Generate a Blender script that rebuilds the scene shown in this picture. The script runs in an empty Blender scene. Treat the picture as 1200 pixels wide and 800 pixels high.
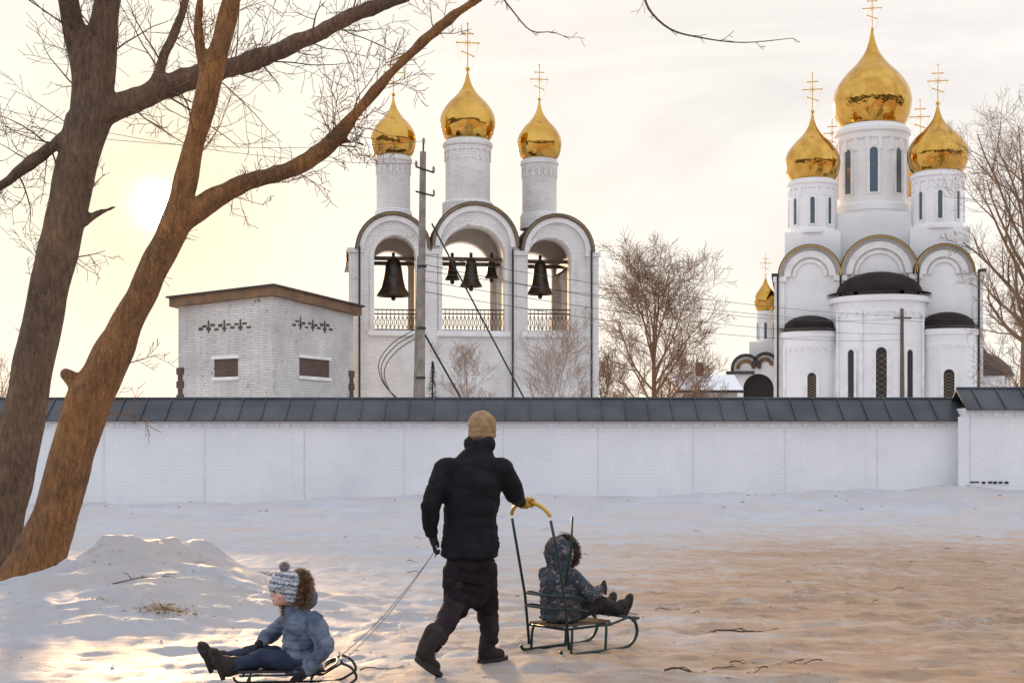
import bpy, bmesh, math, random
from mathutils import Vector, Matrix, noise
random.seed(7)
R=math.radians; F=1667.0; CH=1.5; HZ=520.0
V=Vector
col=bpy.context.scene.collection
scn=bpy.context.scene
def P(px,py,D): return V(((px-600)/F*D, D, CH+(HZ-py)/F*D))

# ---------------------------------------------------------------- materials
def newmat(name):
    m=bpy.data.materials.new(name); m.use_nodes=True
    nt=m.node_tree; b=nt.nodes['Principled BSDF']
    return m,nt,b
def c4(c): return (c[0],c[1],c[2],1)
def pm(name,c1,c2=None,scale=5,rough=.8,metal=0,bump=0,bscale=20,bdist=.02,stretch=None,sheen=0,lo=.35,hi=.65,spec=.5):
    m,nt,b=newmat(name); N=nt.nodes; L=nt.links
    b.inputs['Roughness'].default_value=rough; b.inputs['Metallic'].default_value=metal
    b.inputs['Specular IOR Level'].default_value=spec
    if sheen: b.inputs['Sheen Weight'].default_value=sheen
    tc=N.new('ShaderNodeTexCoord'); vec=tc.outputs['Object']
    if stretch:
        mp=N.new('ShaderNodeMapping'); mp.inputs['Scale'].default_value=stretch
        L.new(vec,mp.inputs['Vector']); vec=mp.outputs[0]
    if c2:
        n=N.new('ShaderNodeTexNoise'); n.inputs['Scale'].default_value=scale; n.inputs['Detail'].default_value=6
        L.new(vec,n.inputs['Vector'])
        r=N.new('ShaderNodeValToRGB'); r.color_ramp.elements[0].position=lo; r.color_ramp.elements[1].position=hi
        r.color_ramp.elements[0].color=c4(c1); r.color_ramp.elements[1].color=c4(c2)
        L.new(n.outputs['Fac'],r.inputs[0]); L.new(r.outputs[0],b.inputs['Base Color'])
    else: b.inputs['Base Color'].default_value=c4(c1)
    if bump:
        n=N.new('ShaderNodeTexNoise'); n.inputs['Scale'].default_value=bscale; n.inputs['Detail'].default_value=8
        L.new(vec,n.inputs['Vector'])
        bp=N.new('ShaderNodeBump'); bp.inputs['Strength'].default_value=bump; bp.inputs['Distance'].default_value=bdist
        L.new(n.outputs['Fac'],bp.inputs['Height']); L.new(bp.outputs[0],b.inputs['Normal'])
    return m
def brickmat(name,base,stain,bw=.26,rh=.085,mort=.012,bumpd=.012,worn=None,wlo=.62,wscale=.6,slo=.35,shi=.75,c2=.86,cm=.72):
    m,nt,b=newmat(name); N=nt.nodes; L=nt.links
    tc=N.new('ShaderNodeTexCoord'); sp=N.new('ShaderNodeSeparateXYZ'); L.new(tc.outputs['Object'],sp.inputs[0])
    ad=N.new('ShaderNodeMath'); ad.operation='MULTIPLY_ADD'; ad.inputs[1].default_value=.83
    L.new(sp.outputs[1],ad.inputs[0]); L.new(sp.outputs[0],ad.inputs[2])
    cb=N.new('ShaderNodeCombineXYZ'); L.new(ad.outputs[0],cb.inputs[0]); L.new(sp.outputs[2],cb.inputs[1])
    br=N.new('ShaderNodeTexBrick'); br.inputs['Scale'].default_value=1
    br.inputs['Brick Width'].default_value=bw; br.inputs['Row Height'].default_value=rh
    br.inputs['Mortar Size'].default_value=mort; br.inputs['Mortar Smooth'].default_value=.4
    br.inputs['Color1'].default_value=(1,1,1,1); br.inputs['Color2'].default_value=(c2,c2,c2,1); br.inputs['Mortar'].default_value=(cm,cm,cm,1)
    L.new(cb.outputs[0],br.inputs['Vector'])
    n=N.new('ShaderNodeTexNoise'); n.inputs['Scale'].default_value=wscale; n.inputs['Detail'].default_value=9; n.inputs['Roughness'].default_value=.65
    L.new(tc.outputs['Object'],n.inputs['Vector'])
    r=N.new('ShaderNodeValToRGB'); r.color_ramp.elements[0].position=slo; r.color_ramp.elements[1].position=shi
    r.color_ramp.elements[0].color=c4(base); r.color_ramp.elements[1].color=c4(stain); L.new(n.outputs['Fac'],r.inputs[0])
    mx=N.new('ShaderNodeMix'); mx.data_type='RGBA'; mx.blend_type='MULTIPLY'; mx.inputs[0].default_value=1
    L.new(r.outputs[0],mx.inputs[6]); L.new(br.outputs['Color'],mx.inputs[7])
    out=mx.outputs[2]
    if worn:
        n2=N.new('ShaderNodeTexNoise'); n2.inputs['Scale'].default_value=1.7; n2.inputs['Detail'].default_value=10; n2.inputs['Roughness'].default_value=.75
        L.new(tc.outputs['Object'],n2.inputs['Vector'])
        r2=N.new('ShaderNodeValToRGB'); r2.color_ramp.elements[0].position=wlo; r2.color_ramp.elements[1].position=wlo+.04
        L.new(n2.outputs['Fac'],r2.inputs[0])
        m2=N.new('ShaderNodeMix'); m2.data_type='RGBA'; L.new(r2.outputs[0],m2.inputs[0]); L.new(out,m2.inputs[6]); m2.inputs[7].default_value=c4(worn)
        out=m2.outputs[2]
    L.new(out,b.inputs['Base Color']); b.inputs['Roughness'].default_value=.85
    bp=N.new('ShaderNodeBump'); bp.inputs['Strength'].default_value=.8; bp.inputs['Distance'].default_value=bumpd
    mm=N.new('ShaderNodeMath'); mm.operation='MULTIPLY_ADD'; mm.inputs[1].default_value=.5
    L.new(n.outputs['Fac'],mm.inputs[0]); 
    inv=N.new('ShaderNodeMath'); inv.operation='SUBTRACT'; inv.inputs[0].default_value=1; L.new(br.outputs['Fac'],inv.inputs[1])
    L.new(inv.outputs[0],mm.inputs[2]); L.new(mm.outputs[0],bp.inputs['Height']); L.new(bp.outputs[0],b.inputs['Normal'])
    return m
M={}
M['wallbrick']=brickmat('whitewashed_wall_brick',(.84,.84,.85),(.70,.71,.74),.27,.085,.007,.003,wscale=.45,c2=.98,cm=.94)
M['joint']=pm('wall_joint',(.62,.62,.64),(.74,.74,.76),3,.9)
M['belfry']=brickmat('belfry_brick',(.84,.82,.80),(.58,.55,.53),.30,.11,.014,.018,worn=(.42,.30,.23),wlo=.62,c2=.93,cm=.85,slo=.42,shi=.8)
M['shed']=brickmat('shed_brick',(.76,.74,.71),(.46,.43,.41),.27,.10,.016,.03,worn=(.26,.18,.14),wlo=.60,c2=.9,cm=.78)
M['church']=brickmat('church_plaster',(.86,.86,.86),(.72,.72,.73),.5,.18,.005,.005,wscale=.3,c2=.98,cm=.92)
M['trim']=pm('white_trim',(.84,.83,.82),(.70,.69,.68),1.5,.8)
M['goldt']=pm('gilded_cross',(.62,.38,.10),None,rough=.3,metal=1)
M['edge']=pm('dull_gable_edge',(.30,.20,.09),(.16,.11,.06),2,.6,.3)
m,nt,b=newmat('gilded_dome'); N=nt.nodes; L=nt.links
b.inputs['Metallic'].default_value=1; b.inputs['Roughness'].default_value=.10
tc=N.new('ShaderNodeTexCoord'); 
n=N.new('ShaderNodeTexNoise'); n.inputs['Scale'].default_value=1.1; n.inputs['Detail'].default_value=5; L.new(tc.outputs['Object'],n.inputs['Vector'])
r=N.new('ShaderNodeValToRGB'); r.color_ramp.elements[0].position=.35; r.color_ramp.elements[1].position=.65; r.color_ramp.elements[0].color=(.62,.37,.085,1); r.color_ramp.elements[1].color=(.46,.25,.05,1); L.new(n.outputs['Fac'],r.inputs[0]); L.new(r.outputs[0],b.inputs['Base Color'])
v=N.new('ShaderNodeTexVoronoi'); v.inputs['Scale'].default_value=2.0; L.new(tc.outputs['Object'],v.inputs['Vector'])
n3=N.new('ShaderNodeTexNoise'); n3.inputs['Scale'].default_value=1.3; n3.inputs['Detail'].default_value=2; L.new(tc.outputs['Object'],n3.inputs['Vector'])
ad=N.new('ShaderNodeMath'); ad.operation='MULTIPLY_ADD'; ad.inputs[1].default_value=.12; L.new(v.outputs['Distance'],ad.inputs[0]); L.new(n3.outputs['Fac'],ad.inputs[2])
bp=N.new('ShaderNodeBump'); bp.inputs['Strength'].default_value=.5; bp.inputs['Distance'].default_value=.14; L.new(ad.outputs[0],bp.inputs['Height']); L.new(bp.outputs[0],b.inputs['Normal'])
M['gold']=m
M['dkmetal']=pm('dark_roof_metal',(.03,.022,.02),(.055,.042,.04),.8,.5,.2,.15,3)
M['apseroof']=pm('near_black_apse_roof',(.014,.009,.008),(.026,.017,.015),.8,.6,.1,.15,3,spec=.2)
M['coping']=pm('coping_metal',(.032,.038,.048),(.065,.072,.085),1.2,.5,.3,.2,4)
M['brownroof']=pm('brown_roof_edge',(.24,.13,.06),(.13,.08,.045),2,.8)
M['glass']=pm('dark_window_glass',(.02,.022,.03),None,rough=.25)
M['glassb']=pm('blue_window_glass',(.06,.10,.13),None,rough=.2)
M['dark']=pm('dark_iron',(.025,.022,.02),None,rough=.6,metal=.3)
M['bronze']=pm('bell_bronze',(.05,.04,.035),(.09,.075,.06),3,.45,.8)
M['wood']=pm('weathered_wood',(.16,.12,.09),(.09,.07,.05),4,.85,stretch=(4,4,.4))
M['concrete']=pm('pole_concrete',(.30,.26,.23),(.18,.155,.135),3,.9,bump=.3,bscale=12)
M['cable']=pm('cable_black',(.02,.02,.02),None,rough=.6)
M['porc']=pm('insulator',(.25,.2,.18),None,rough=.3)
M['twig']=pm('far_twig',(.30,.18,.10),(.17,.105,.06),.6,.9)
M['twigl']=pm('pale_twig',(.46,.35,.28),(.30,.22,.17),.6,.9)
M['spruce']=pm('spruce_needles',(.03,.04,.025),(.05,.06,.035),3,.9)
M['snowroof']=pm('roof_snow',(.8,.82,.86),None,rough=.7)
M['brickfill']=brickmat('brick_infill',(.14,.09,.07),(.08,.055,.05),.25,.09,.02,.02)
def barkmat(name,c1,c2,c3):
    m,nt,b=newmat(name); N=nt.nodes; L=nt.links
    tc=N.new('ShaderNodeTexCoord'); mp=N.new('ShaderNodeMapping'); mp.inputs['Scale'].default_value=(1,1,.26); mp.inputs['Rotation'].default_value=(0,R(-16),0)
    L.new(tc.outputs['Object'],mp.inputs[0])
    v=N.new('ShaderNodeTexVoronoi'); v.inputs['Scale'].default_value=34; v.feature='DISTANCE_TO_EDGE'
    n0=N.new('ShaderNodeTexNoise'); n0.inputs['Scale'].default_value=9; n0.inputs['Detail'].default_value=7
    L.new(mp.outputs[0],n0.inputs['Vector'])
    mxv=N.new('ShaderNodeMix'); mxv.data_type='RGBA'; mxv.inputs[0].default_value=.25; L.new(mp.outputs[0],mxv.inputs[6]); L.new(n0.outputs['Color'],mxv.inputs[7])
    L.new(mxv.outputs[2],v.inputs['Vector'])
    n=N.new('ShaderNodeTexNoise'); n.inputs['Scale'].default_value=22; n.inputs['Detail'].default_value=10; n.inputs['Roughness'].default_value=.75
    L.new(mp.outputs[0],n.inputs['Vector'])
    r=N.new('ShaderNodeValToRGB'); r.color_ramp.elements[0].position=.0; r.color_ramp.elements[1].position=.10
    r.color_ramp.elements[0].color=c4(c1); r.color_ramp.elements[1].color=c4(c2); L.new(v.outputs['Distance'],r.inputs[0])
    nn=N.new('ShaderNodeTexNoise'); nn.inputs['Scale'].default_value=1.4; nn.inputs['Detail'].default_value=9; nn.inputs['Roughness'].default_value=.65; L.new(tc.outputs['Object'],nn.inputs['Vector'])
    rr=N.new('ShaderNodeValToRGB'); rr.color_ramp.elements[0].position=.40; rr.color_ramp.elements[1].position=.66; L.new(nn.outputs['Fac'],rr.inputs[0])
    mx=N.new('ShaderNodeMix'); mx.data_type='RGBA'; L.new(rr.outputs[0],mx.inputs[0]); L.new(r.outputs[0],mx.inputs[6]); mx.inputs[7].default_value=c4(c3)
    mm=N.new('ShaderNodeMix'); mm.data_type='RGBA'; mm.blend_type='MULTIPLY'; mm.inputs[0].default_value=.8
    L.new(mx.outputs[2],mm.inputs[6]); 
    r3=N.new('ShaderNodeValToRGB'); r3.color_ramp.elements[0].position=.36; r3.color_ramp.elements[0].color=(.35,.33,.32,1); r3.color_ramp.elements[1].position=.62; r3.color_ramp.elements[1].color=(1.25,1.25,1.25,1); L.new(n.outputs['Fac'],r3.inputs[0])
    L.new(r3.outputs[0],mm.inputs[7]); L.new(mm.outputs[2],b.inputs['Base Color'])
    b.inputs['Roughness'].default_value=.85
    ad=N.new('ShaderNodeMath'); ad.operation='MULTIPLY_ADD'; ad.inputs[1].default_value=.9; L.new(v.outputs['Distance'],ad.inputs[0]); L.new(n.outputs['Fac'],ad.inputs[2])
    bp=N.new('ShaderNodeBump'); bp.inputs['Strength'].default_value=1; bp.inputs['Distance'].default_value=.05; L.new(ad.outputs[0],bp.inputs['Height']); L.new(bp.outputs[0],b.inputs['Normal'])
    return m
M['bark']=barkmat('rough_bark',(.09,.055,.035),(.19,.12,.075),(.28,.17,.095))
M['glowbark']=barkmat('sunglow_bark',(.13,.06,.026),(.28,.135,.055),(.50,.23,.07))  # orange patches paint the low sun's glow into the bark colour

# ---------------------------------------------------------------- mesh builder
def org(o):
    v=V((0,0,0))
    while o is not None: v+=o.location; o=o.parent
    return v
def link(name,me,mat,parent=None,world=True,smooth=False):
    if parent is not None:
        if world: me.transform(Matrix.Translation(-org(parent)))
    o=bpy.data.objects.new(name,me); col.objects.link(o)
    if parent is None:
        xs=[v.co.x for v in me.vertices]; ys=[v.co.y for v in me.vertices]; zs=[v.co.z for v in me.vertices]
        b=V(((min(xs)+max(xs))/2,(min(ys)+max(ys))/2,min(zs)))
        me.transform(Matrix.Translation(-b)); o.location=b
    else: o.parent=parent
    if not me.materials: me.materials.append(mat)
    if smooth:
        for p in me.polygons: p.use_smooth=True
    return o
def tag(o,label=None,cat=None,group=None,kind=None):
    if label: o['label']=label
    if cat: o['category']=cat
    if group: o['group']=group
    if kind: o['kind']=kind
    return o
def thing(name,label,cat,loc=(0,0,0),rz=0,group=None):
    o=bpy.data.objects.new(name,None); col.objects.link(o); o.location=loc; o.rotation_euler=(0,0,rz)
    o.empty_display_size=.2
    return tag(o,label,cat,group)
class MB:
    def __init__(s): s.v=[]; s.f=[]
    def box(s,x0,x1,y0,y1,z0,z1,mtx=None):
        b=len(s.v)
        for z in (z0,z1):
            for x,y in ((x0,y0),(x1,y0),(x1,y1),(x0,y1)):
                p=V((x,y,z)); s.v.append(mtx@p if mtx else p)
        for q in ((3,2,1,0),(4,5,6,7),(0,1,5,4),(1,2,6,5),(2,3,7,6),(3,0,4,7)): s.f.append([b+i for i in q])
    def tube(s,pts,rad,n=8,cap=True):
        pts=[V(p) for p in pts]
        if not hasattr(rad,'__len__'): rad=[rad]*len(pts)
        b=len(s.v); up=None
        for i,p in enumerate(pts):
            t=(pts[min(i+1,len(pts)-1)]-pts[max(i-1,0)])
            if t.length<1e-9: t=V((0,0,1))
            t.normalize()
            if up is None:
                up=t.orthogonal().normalized()
            else:
                up=up-t*up.dot(t)
                up=up.normalized() if up.length>1e-6 else t.orthogonal().normalized()
            w=t.cross(up)
            for k in range(n):
                a=2*math.pi*k/n; s.v.append(p+(up*math.cos(a)+w*math.sin(a))*rad[i])
        for i in range(len(pts)-1):
            for k in range(n):
                k2=(k+1)%n; s.f.append([b+i*n+k,b+i*n+k2,b+(i+1)*n+k2,b+(i+1)*n+k])
        if cap:
            s.f.append([b+k for k in range(n)][::-1]); e=b+(len(pts)-1)*n; s.f.append([e+k for k in range(n)])
    def lathe(s,c,prof,n=32,a0=0,a1=2*math.pi):
        b=len(s.v); full=abs(a1-a0-2*math.pi)<1e-6; m=n if full else n+1
        for r,z in prof:
            for k in range(m):
                a=a0+(a1-a0)*k/n; s.v.append(V((c[0]+r*math.cos(a),c[1]+r*math.sin(a),c[2]+z)))
        for i in range(len(prof)-1):
            for k in range(n):
                k2=(k+1)%m; s.f.append([b+i*m+k,b+i*m+k2,b+(i+1)*m+k2,b+(i+1)*m+k])
        if full:
            if prof[0][0]>1e-4: s.f.append([b+k for k in range(n)][::-1])
            e=b+(len(prof)-1)*m
            if prof[-1][0]>1e-4: s.f.append([e+k for k in range(n)])
    def ball(s,c,r,n=10):
        s.lathe(c,[(max(r*math.sin(math.pi*i/n),.0005),-r*math.cos(math.pi*i/n)) for i in range(n+1)],n*2)
    def poly(s,pts): b=len(s.v); s.v+= [V(p) for p in pts]; s.f.append(list(range(b,b+len(pts))))
    def prism(s,pts,z0s,z1s):
        n=len(pts); b=len(s.v)
        for p,z in zip(pts,z0s): s.v.append(V((p[0],p[1],z)))
        for p,z in zip(pts,z1s): s.v.append(V((p[0],p[1],z)))
        s.f.append([b+i for i in range(n)][::-1]); s.f.append([b+n+i for i in range(n)])
        for i in range(n): j=(i+1)%n; s.f.append([b+i,b+j,b+n+j,b+n+i])
    def build(s,name,mat,parent=None,world=True,smooth=False):
        me=bpy.data.meshes.new(name); me.from_pydata([tuple(v) for v in s.v],[],s.f); me.update()
        if len(s.f)<60000:
            bm=bmesh.new(); bm.from_mesh(me); bmesh.ops.recalc_face_normals(bm,faces=bm.faces); bm.to_mesh(me); bm.free()
        o=link(name,me,mat,parent,world,smooth)
        if smooth=='auto':
            try: me.set_sharp_from_angle(angle=R(40))
            except Exception: pass
        return o
def facade_mesh(outline,holes,y0,thick):
    cu=bpy.data.curves.new('c','CURVE'); cu.dimensions='2D'; cu.fill_mode='BOTH'; cu.extrude=thick/2
    for pl in [outline]+holes:
        sp=cu.splines.new('POLY'); sp.points.add(len(pl)-1)
        for i,(x,z) in enumerate(pl): sp.points[i].co=(x,z,0,1)
        sp.use_cyclic_u=True
    o=bpy.data.objects.new('c',cu); col.objects.link(o)
    dg=bpy.context.evaluated_depsgraph_get(); dg.update()
    me=bpy.data.meshes.new_from_object(o.evaluated_get(dg))
    bpy.data.objects.remove(o); bpy.data.curves.remove(cu)
    for v in me.vertices:
        x,y,z=v.co; v.co=(x,y0+thick/2-z,y)
    me.materials.clear()
    bm=bmesh.new(); bm.from_mesh(me); bmesh.ops.remove_doubles(bm,verts=bm.verts,dist=1e-4); bmesh.ops.recalc_face_normals(bm,faces=bm.faces); bm.to_mesh(me); bm.free()
    return me
def arc(cx,cz,r,a0=180,a1=0,n=20): return [(cx+r*math.cos(R(a0+(a1-a0)*i/n)),cz+r*math.sin(R(a0+(a1-a0)*i/n))) for i in range(n+1)]
def archhole(cx,w,z0,zs):
    return [(cx-w,z0)]+arc(cx,zs,w)+[(cx+w,z0)]
def archring(cx,zs,r0,r1,leg=0):
    o=arc(cx,zs,r1); i=arc(cx,zs,r0)[::-1]
    if leg: o=[(cx-r1,zs-leg)]+o+[(cx+r1,zs-leg)]; i=[(cx+r0,zs-leg)]+i+[(cx-r0,zs-leg)]
    return o+i
def interp(pts,n=6):
    out=[]; K=len(pts)
    for i in range(K-1):
        p0=pts[max(i-1,0)]; p1=pts[i]; p2=pts[i+1]; p3=pts[min(i+2,K-1)]
        for k in range(n):
            t=k/n; out.append([0.5*((2*b)+(c-a)*t+(2*a-5*b+4*c-d)*t*t+(-a+3*b-3*c+d)*t**3) for a,b,c,d in zip(p0,p1,p2,p3)])
    out.append(list(pts[-1])); return out

class Site:
    def __init__(s,px,D,th):
        s.rx=(px-600)/F*D; s.ry=D; s.th=R(th)
    def L(s,px,py,ly):
        k=(px-600)/F; c=math.cos(s.th); n=math.sin(s.th)
        lx=(k*(s.ry+ly*c)-s.rx+ly*n)/(c-k*n)
        y=s.ry+lx*n+ly*c
        return V((lx,ly,CH+(HZ-py)/F*y))
    def S(s,px,ly):
        a=s.L(px,0,ly); return (s.ry+a.x*math.sin(s.th)+ly*math.cos(s.th))/F

ONION=[(.80,0),(.88,.05),(.955,.13),(.995,.22),(1,.29),(.95,.38),(.83,.47),(.65,.56),(.45,.64),(.28,.72),(.16,.80),(.09,.88),(.05,.95),(.025,1)]
def drum_dome(root,S,px,ly,xw,ytop,ybase,dw,ytip,ycross,nwin,wallmat,winw=4,winy=None):
    a=S.L(px,ybase,ly); s=S.S(px,ly); r=xw/2*s
    zt=S.L(px,ytop,ly).z; zb=a.z; h=zt-zb
    m=MB(); m.lathe((a.x,ly,zb),[(r,0),(r,h*.06),(r*.94,h*.08),(r*.94,h*.80),(r*.99,h*.82),(r*.99,h*.88),(r*1.05,h*.90),(r*1.05,h*.94),(r*.9,h)],40)
    n=18
    for k in range(n):
        an=2*math.pi*k/n; mt=Matrix.Translation((a.x,ly,zb))@Matrix.Rotation(an,4,'Z')
        m.box(r*.93,r*.985,-r*.05,r*.05,h*.68,h*.815,mt)
    d=m.build('drum',wallmat,root,False,'auto')
    for k in range(nwin):
        an=-math.pi/2+2*math.pi*k/nwin
        mt=Matrix.Translation((a.x,ly,zb))@Matrix.Rotation(an,4,'Z')@Matrix.Rotation(R(90),4,'Z')
        wy0,wy1=(.16,.60) if winy is None else winy
        w=winw/2*s
        hl=archhole(0,w,h*wy0,h*wy1); me=facade_mesh(hl,[],-r*.94-.03,.1); me.transform(mt)
        wn=link('window',me,M['glassb'],d,False)
        me=facade_mesh(archhole(0,w*1.7,h*wy0-.12,h*wy1),[archhole(0,w,h*wy0,h*wy1)],-r*.94-.09,.16); me.transform(mt)
        link('frame',me,M['trim'],wn,False)
    H=S.L(px,ytip,ly).z-zt; rd=dw/2*s
    m=MB(); m.lathe((a.x,ly,zt),[(x*rd,z*H) for x,z in interp(ONION,4)],56)
    dm=m.build('dome',M['gold'],root,False,True)
    cross(S,dm,px,ly,ytip,ycross,a.x)
    return d
def cross(S,parent,px,ly,ytip,ytop,x=None):
    b=S.L(px,ytip+3,ly); h=S.L(px,ytop,ly).z-b.z; x=b.x if x is None else x
    t=max(h*.011,.018); m=MB(); z=b.z
    m.ball((x,ly,z+h*.10),h*.045,8)
    m.box(x-t,x+t,ly-t,ly+t,z,z+h*.98)
    def bar(zc,w,sl=0):
        mt=Matrix.Translation((x,ly,z+h*zc))@Matrix.Rotation(sl,4,'Y'); m.box(-w,w,-t*.9,t*.9,-t,t,mt)
        for s in (-1,1): p=mt@V((w*s,0,0)); m.ball(p,t*1.8,5)
    bar(.62,h*.22); bar(.80,h*.11); bar(.40,h*.12,R(22)); m.ball((x,ly,z+h),t*2,5)
    for s in (-1,1):
        m.tube([(x+s*h*.21,ly,z+h*.62),(x+s*h*.13,ly,z+h*.22),(x+s*h*.03,ly,z+h*.02)],t*.28,4)
        mt=Matrix.Translation((x,ly,z+h*.62))@Matrix.Rotation(s*R(45),4,'Y'); m.box(-h*.09,h*.09,-t*.4,t*.4,-t*.45,t*.45,mt)
    m.build('cross',M['goldt'],parent,False)

# ---------------------------------------------------------------- world, sun, camera
SD=V((-415,1667,280)).normalized()
w=bpy.data.worlds.new('World'); scn.world=w; w.use_nodes=True
nt=w.node_tree; N=nt.nodes; L=nt.links; bg=N['Background']; bg.inputs[1].default_value=.1
sky=N.new('ShaderNodeTexSky'); sky.sky_type='NISHITA'; sky.sun_disc=False; sky.sun_elevation=math.asin(SD.z); sky.sun_rotation=math.atan2(SD.x,SD.y)
tc=N.new('ShaderNodeTexCoord'); nm=N.new('ShaderNodeVectorMath'); nm.operation='NORMALIZE'; L.new(tc.outputs['Generated'],nm.inputs[0])
def math_(op,a,b=None,c=None):
    n=N.new('ShaderNodeMath'); n.operation=op
    for i,x in enumerate((a,b,c)):
        if x is None: continue
        if isinstance(x,(int,float)): n.inputs[i].default_value=x
        else: L.new(x,n.inputs[i])
    return n.outputs[0]
def mixc(f,a,b,bt='MIX'):
    n=N.new('ShaderNodeMix'); n.data_type='RGBA'; n.blend_type=bt
    for i,x in ((0,f),(6,a),(7,b)):
        if isinstance(x,(int,float)): n.inputs[i].default_value=x
        elif isinstance(x,tuple): n.inputs[i].default_value=c4(x)
        else: L.new(x,n.inputs[i])
    return n.outputs[2]
dt=N.new('ShaderNodeVectorMath'); dt.operation='DOT_PRODUCT'; L.new(nm.outputs[0],dt.inputs[0]); dt.inputs[1].default_value=SD
d=math_('MAXIMUM',dt.outputs['Value'],0)
sp=N.new('ShaderNodeSeparateXYZ'); L.new(nm.outputs[0],sp.inputs[0])
front=N.new('ShaderNodeMapRange'); front.inputs[1].default_value=-.1; front.inputs[2].default_value=.80; L.new(sp.outputs[1],front.inputs[0])
base=mixc(front.outputs[0],(12.2,12.8,14.2),(10.5,10.05,9.7))  # sky behind the camera made brighter to fill the shaded walls
mp=N.new('ShaderNodeMapping'); mp.inputs['Scale'].default_value=(1.3,1.3,5); mp.inputs['Rotation'].default_value=(0,R(12),0); L.new(nm.outputs[0],mp.inputs[0])
nz=N.new('ShaderNodeTexNoise'); nz.inputs['Scale'].default_value=2.6; nz.inputs['Detail'].default_value=10; nz.inputs['Roughness'].default_value=.58; nz.inputs['Distortion'].default_value=.6; L.new(mp.outputs[0],nz.inputs['Vector'])
cr=N.new('ShaderNodeValToRGB'); cr.color_ramp.elements[0].position=.36; cr.color_ramp.elements[0].color=(.88,.87,.865,1); cr.color_ramp.elements[1].position=.64; cr.color_ramp.elements[1].color=(1.06,1.05,1.03,1); L.new(nz.outputs['Fac'],cr.inputs[0])
base=mixc(1.0,base,cr.outputs[0],'MULTIPLY')
hor=N.new('ShaderNodeMapRange'); hor.inputs[1].default_value=.22; hor.inputs[2].default_value=.0; L.new(sp.outputs[2],hor.inputs[0])
base=mixc(math_('MULTIPLY',hor.outputs[0],.6),base,(11,10.2,9.0))
bk=N.new('ShaderNodeMapRange'); bk.inputs[1].default_value=.10; bk.inputs[2].default_value=-.15; L.new(sp.outputs[1],bk.inputs[0])
bz=N.new('ShaderNodeMapRange'); bz.inputs[1].default_value=.20; bz.inputs[2].default_value=.12; L.new(math_('MULTIPLY_ADD',nz.outputs['Fac'],.08,sp.outputs[2]),bz.inputs[0])
base=mixc(math_('MULTIPLY',bk.outputs[0],bz.outputs[0]),base,(.9,.72,.6))  # unseen dark band added on the rear horizon for the domes to reflect
mixn=mixc(.93,sky.outputs[0],base)
mixn=mixc(math_('MULTIPLY',math_('POWER',d,40),.7),mixn,(10.8,9.9,8.2))
mixn=mixc(math_('MULTIPLY',math_('POWER',d,350),.8),mixn,(11.5,9.5,6.4))
g2=math_('MULTIPLY',math_('POWER',d,5000),9.0); g3=math_('MULTIPLY',math_('POWER',d,40000),700.0)
def addc(c,f,colr): 
    s=N.new('ShaderNodeVectorMath'); s.operation='SCALE'; s.inputs[0].default_value=colr; L.new(f,s.inputs['Scale'])
    a=N.new('ShaderNodeVectorMath'); a.operation='ADD'; L.new(c,a.inputs[0]); L.new(s.outputs[0],a.inputs[1]); return a.outputs[0]
out=addc(mixn,g2,(.8,.6,.42)); out=addc(out,g3,(1,.95,.85))
L.new(out,bg.inputs[0])
sl=bpy.data.lights.new('sun','SUN'); sl.energy=4.8; sl.angle=R(5.5); sl.color=(1,.62,.30)
so=bpy.data.objects.new('sun',sl); col.objects.link(so); so.rotation_euler=SD.to_track_quat('Z','Y').to_euler(); so.location=(-12,40,12)
cam=bpy.data.cameras.new('camera'); cam.lens=50.01; cam.sensor_width=36; cam.shift_y=.1; cam.clip_end=3000
co=bpy.data.objects.new('camera',cam); col.objects.link(co); co.location=(0,0,CH); co.rotation_euler=(R(90),0,0); scn.camera=co
scn.view_settings.view_transform='Standard'; scn.view_settings.look='None'; scn.view_settings.exposure=0

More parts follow.
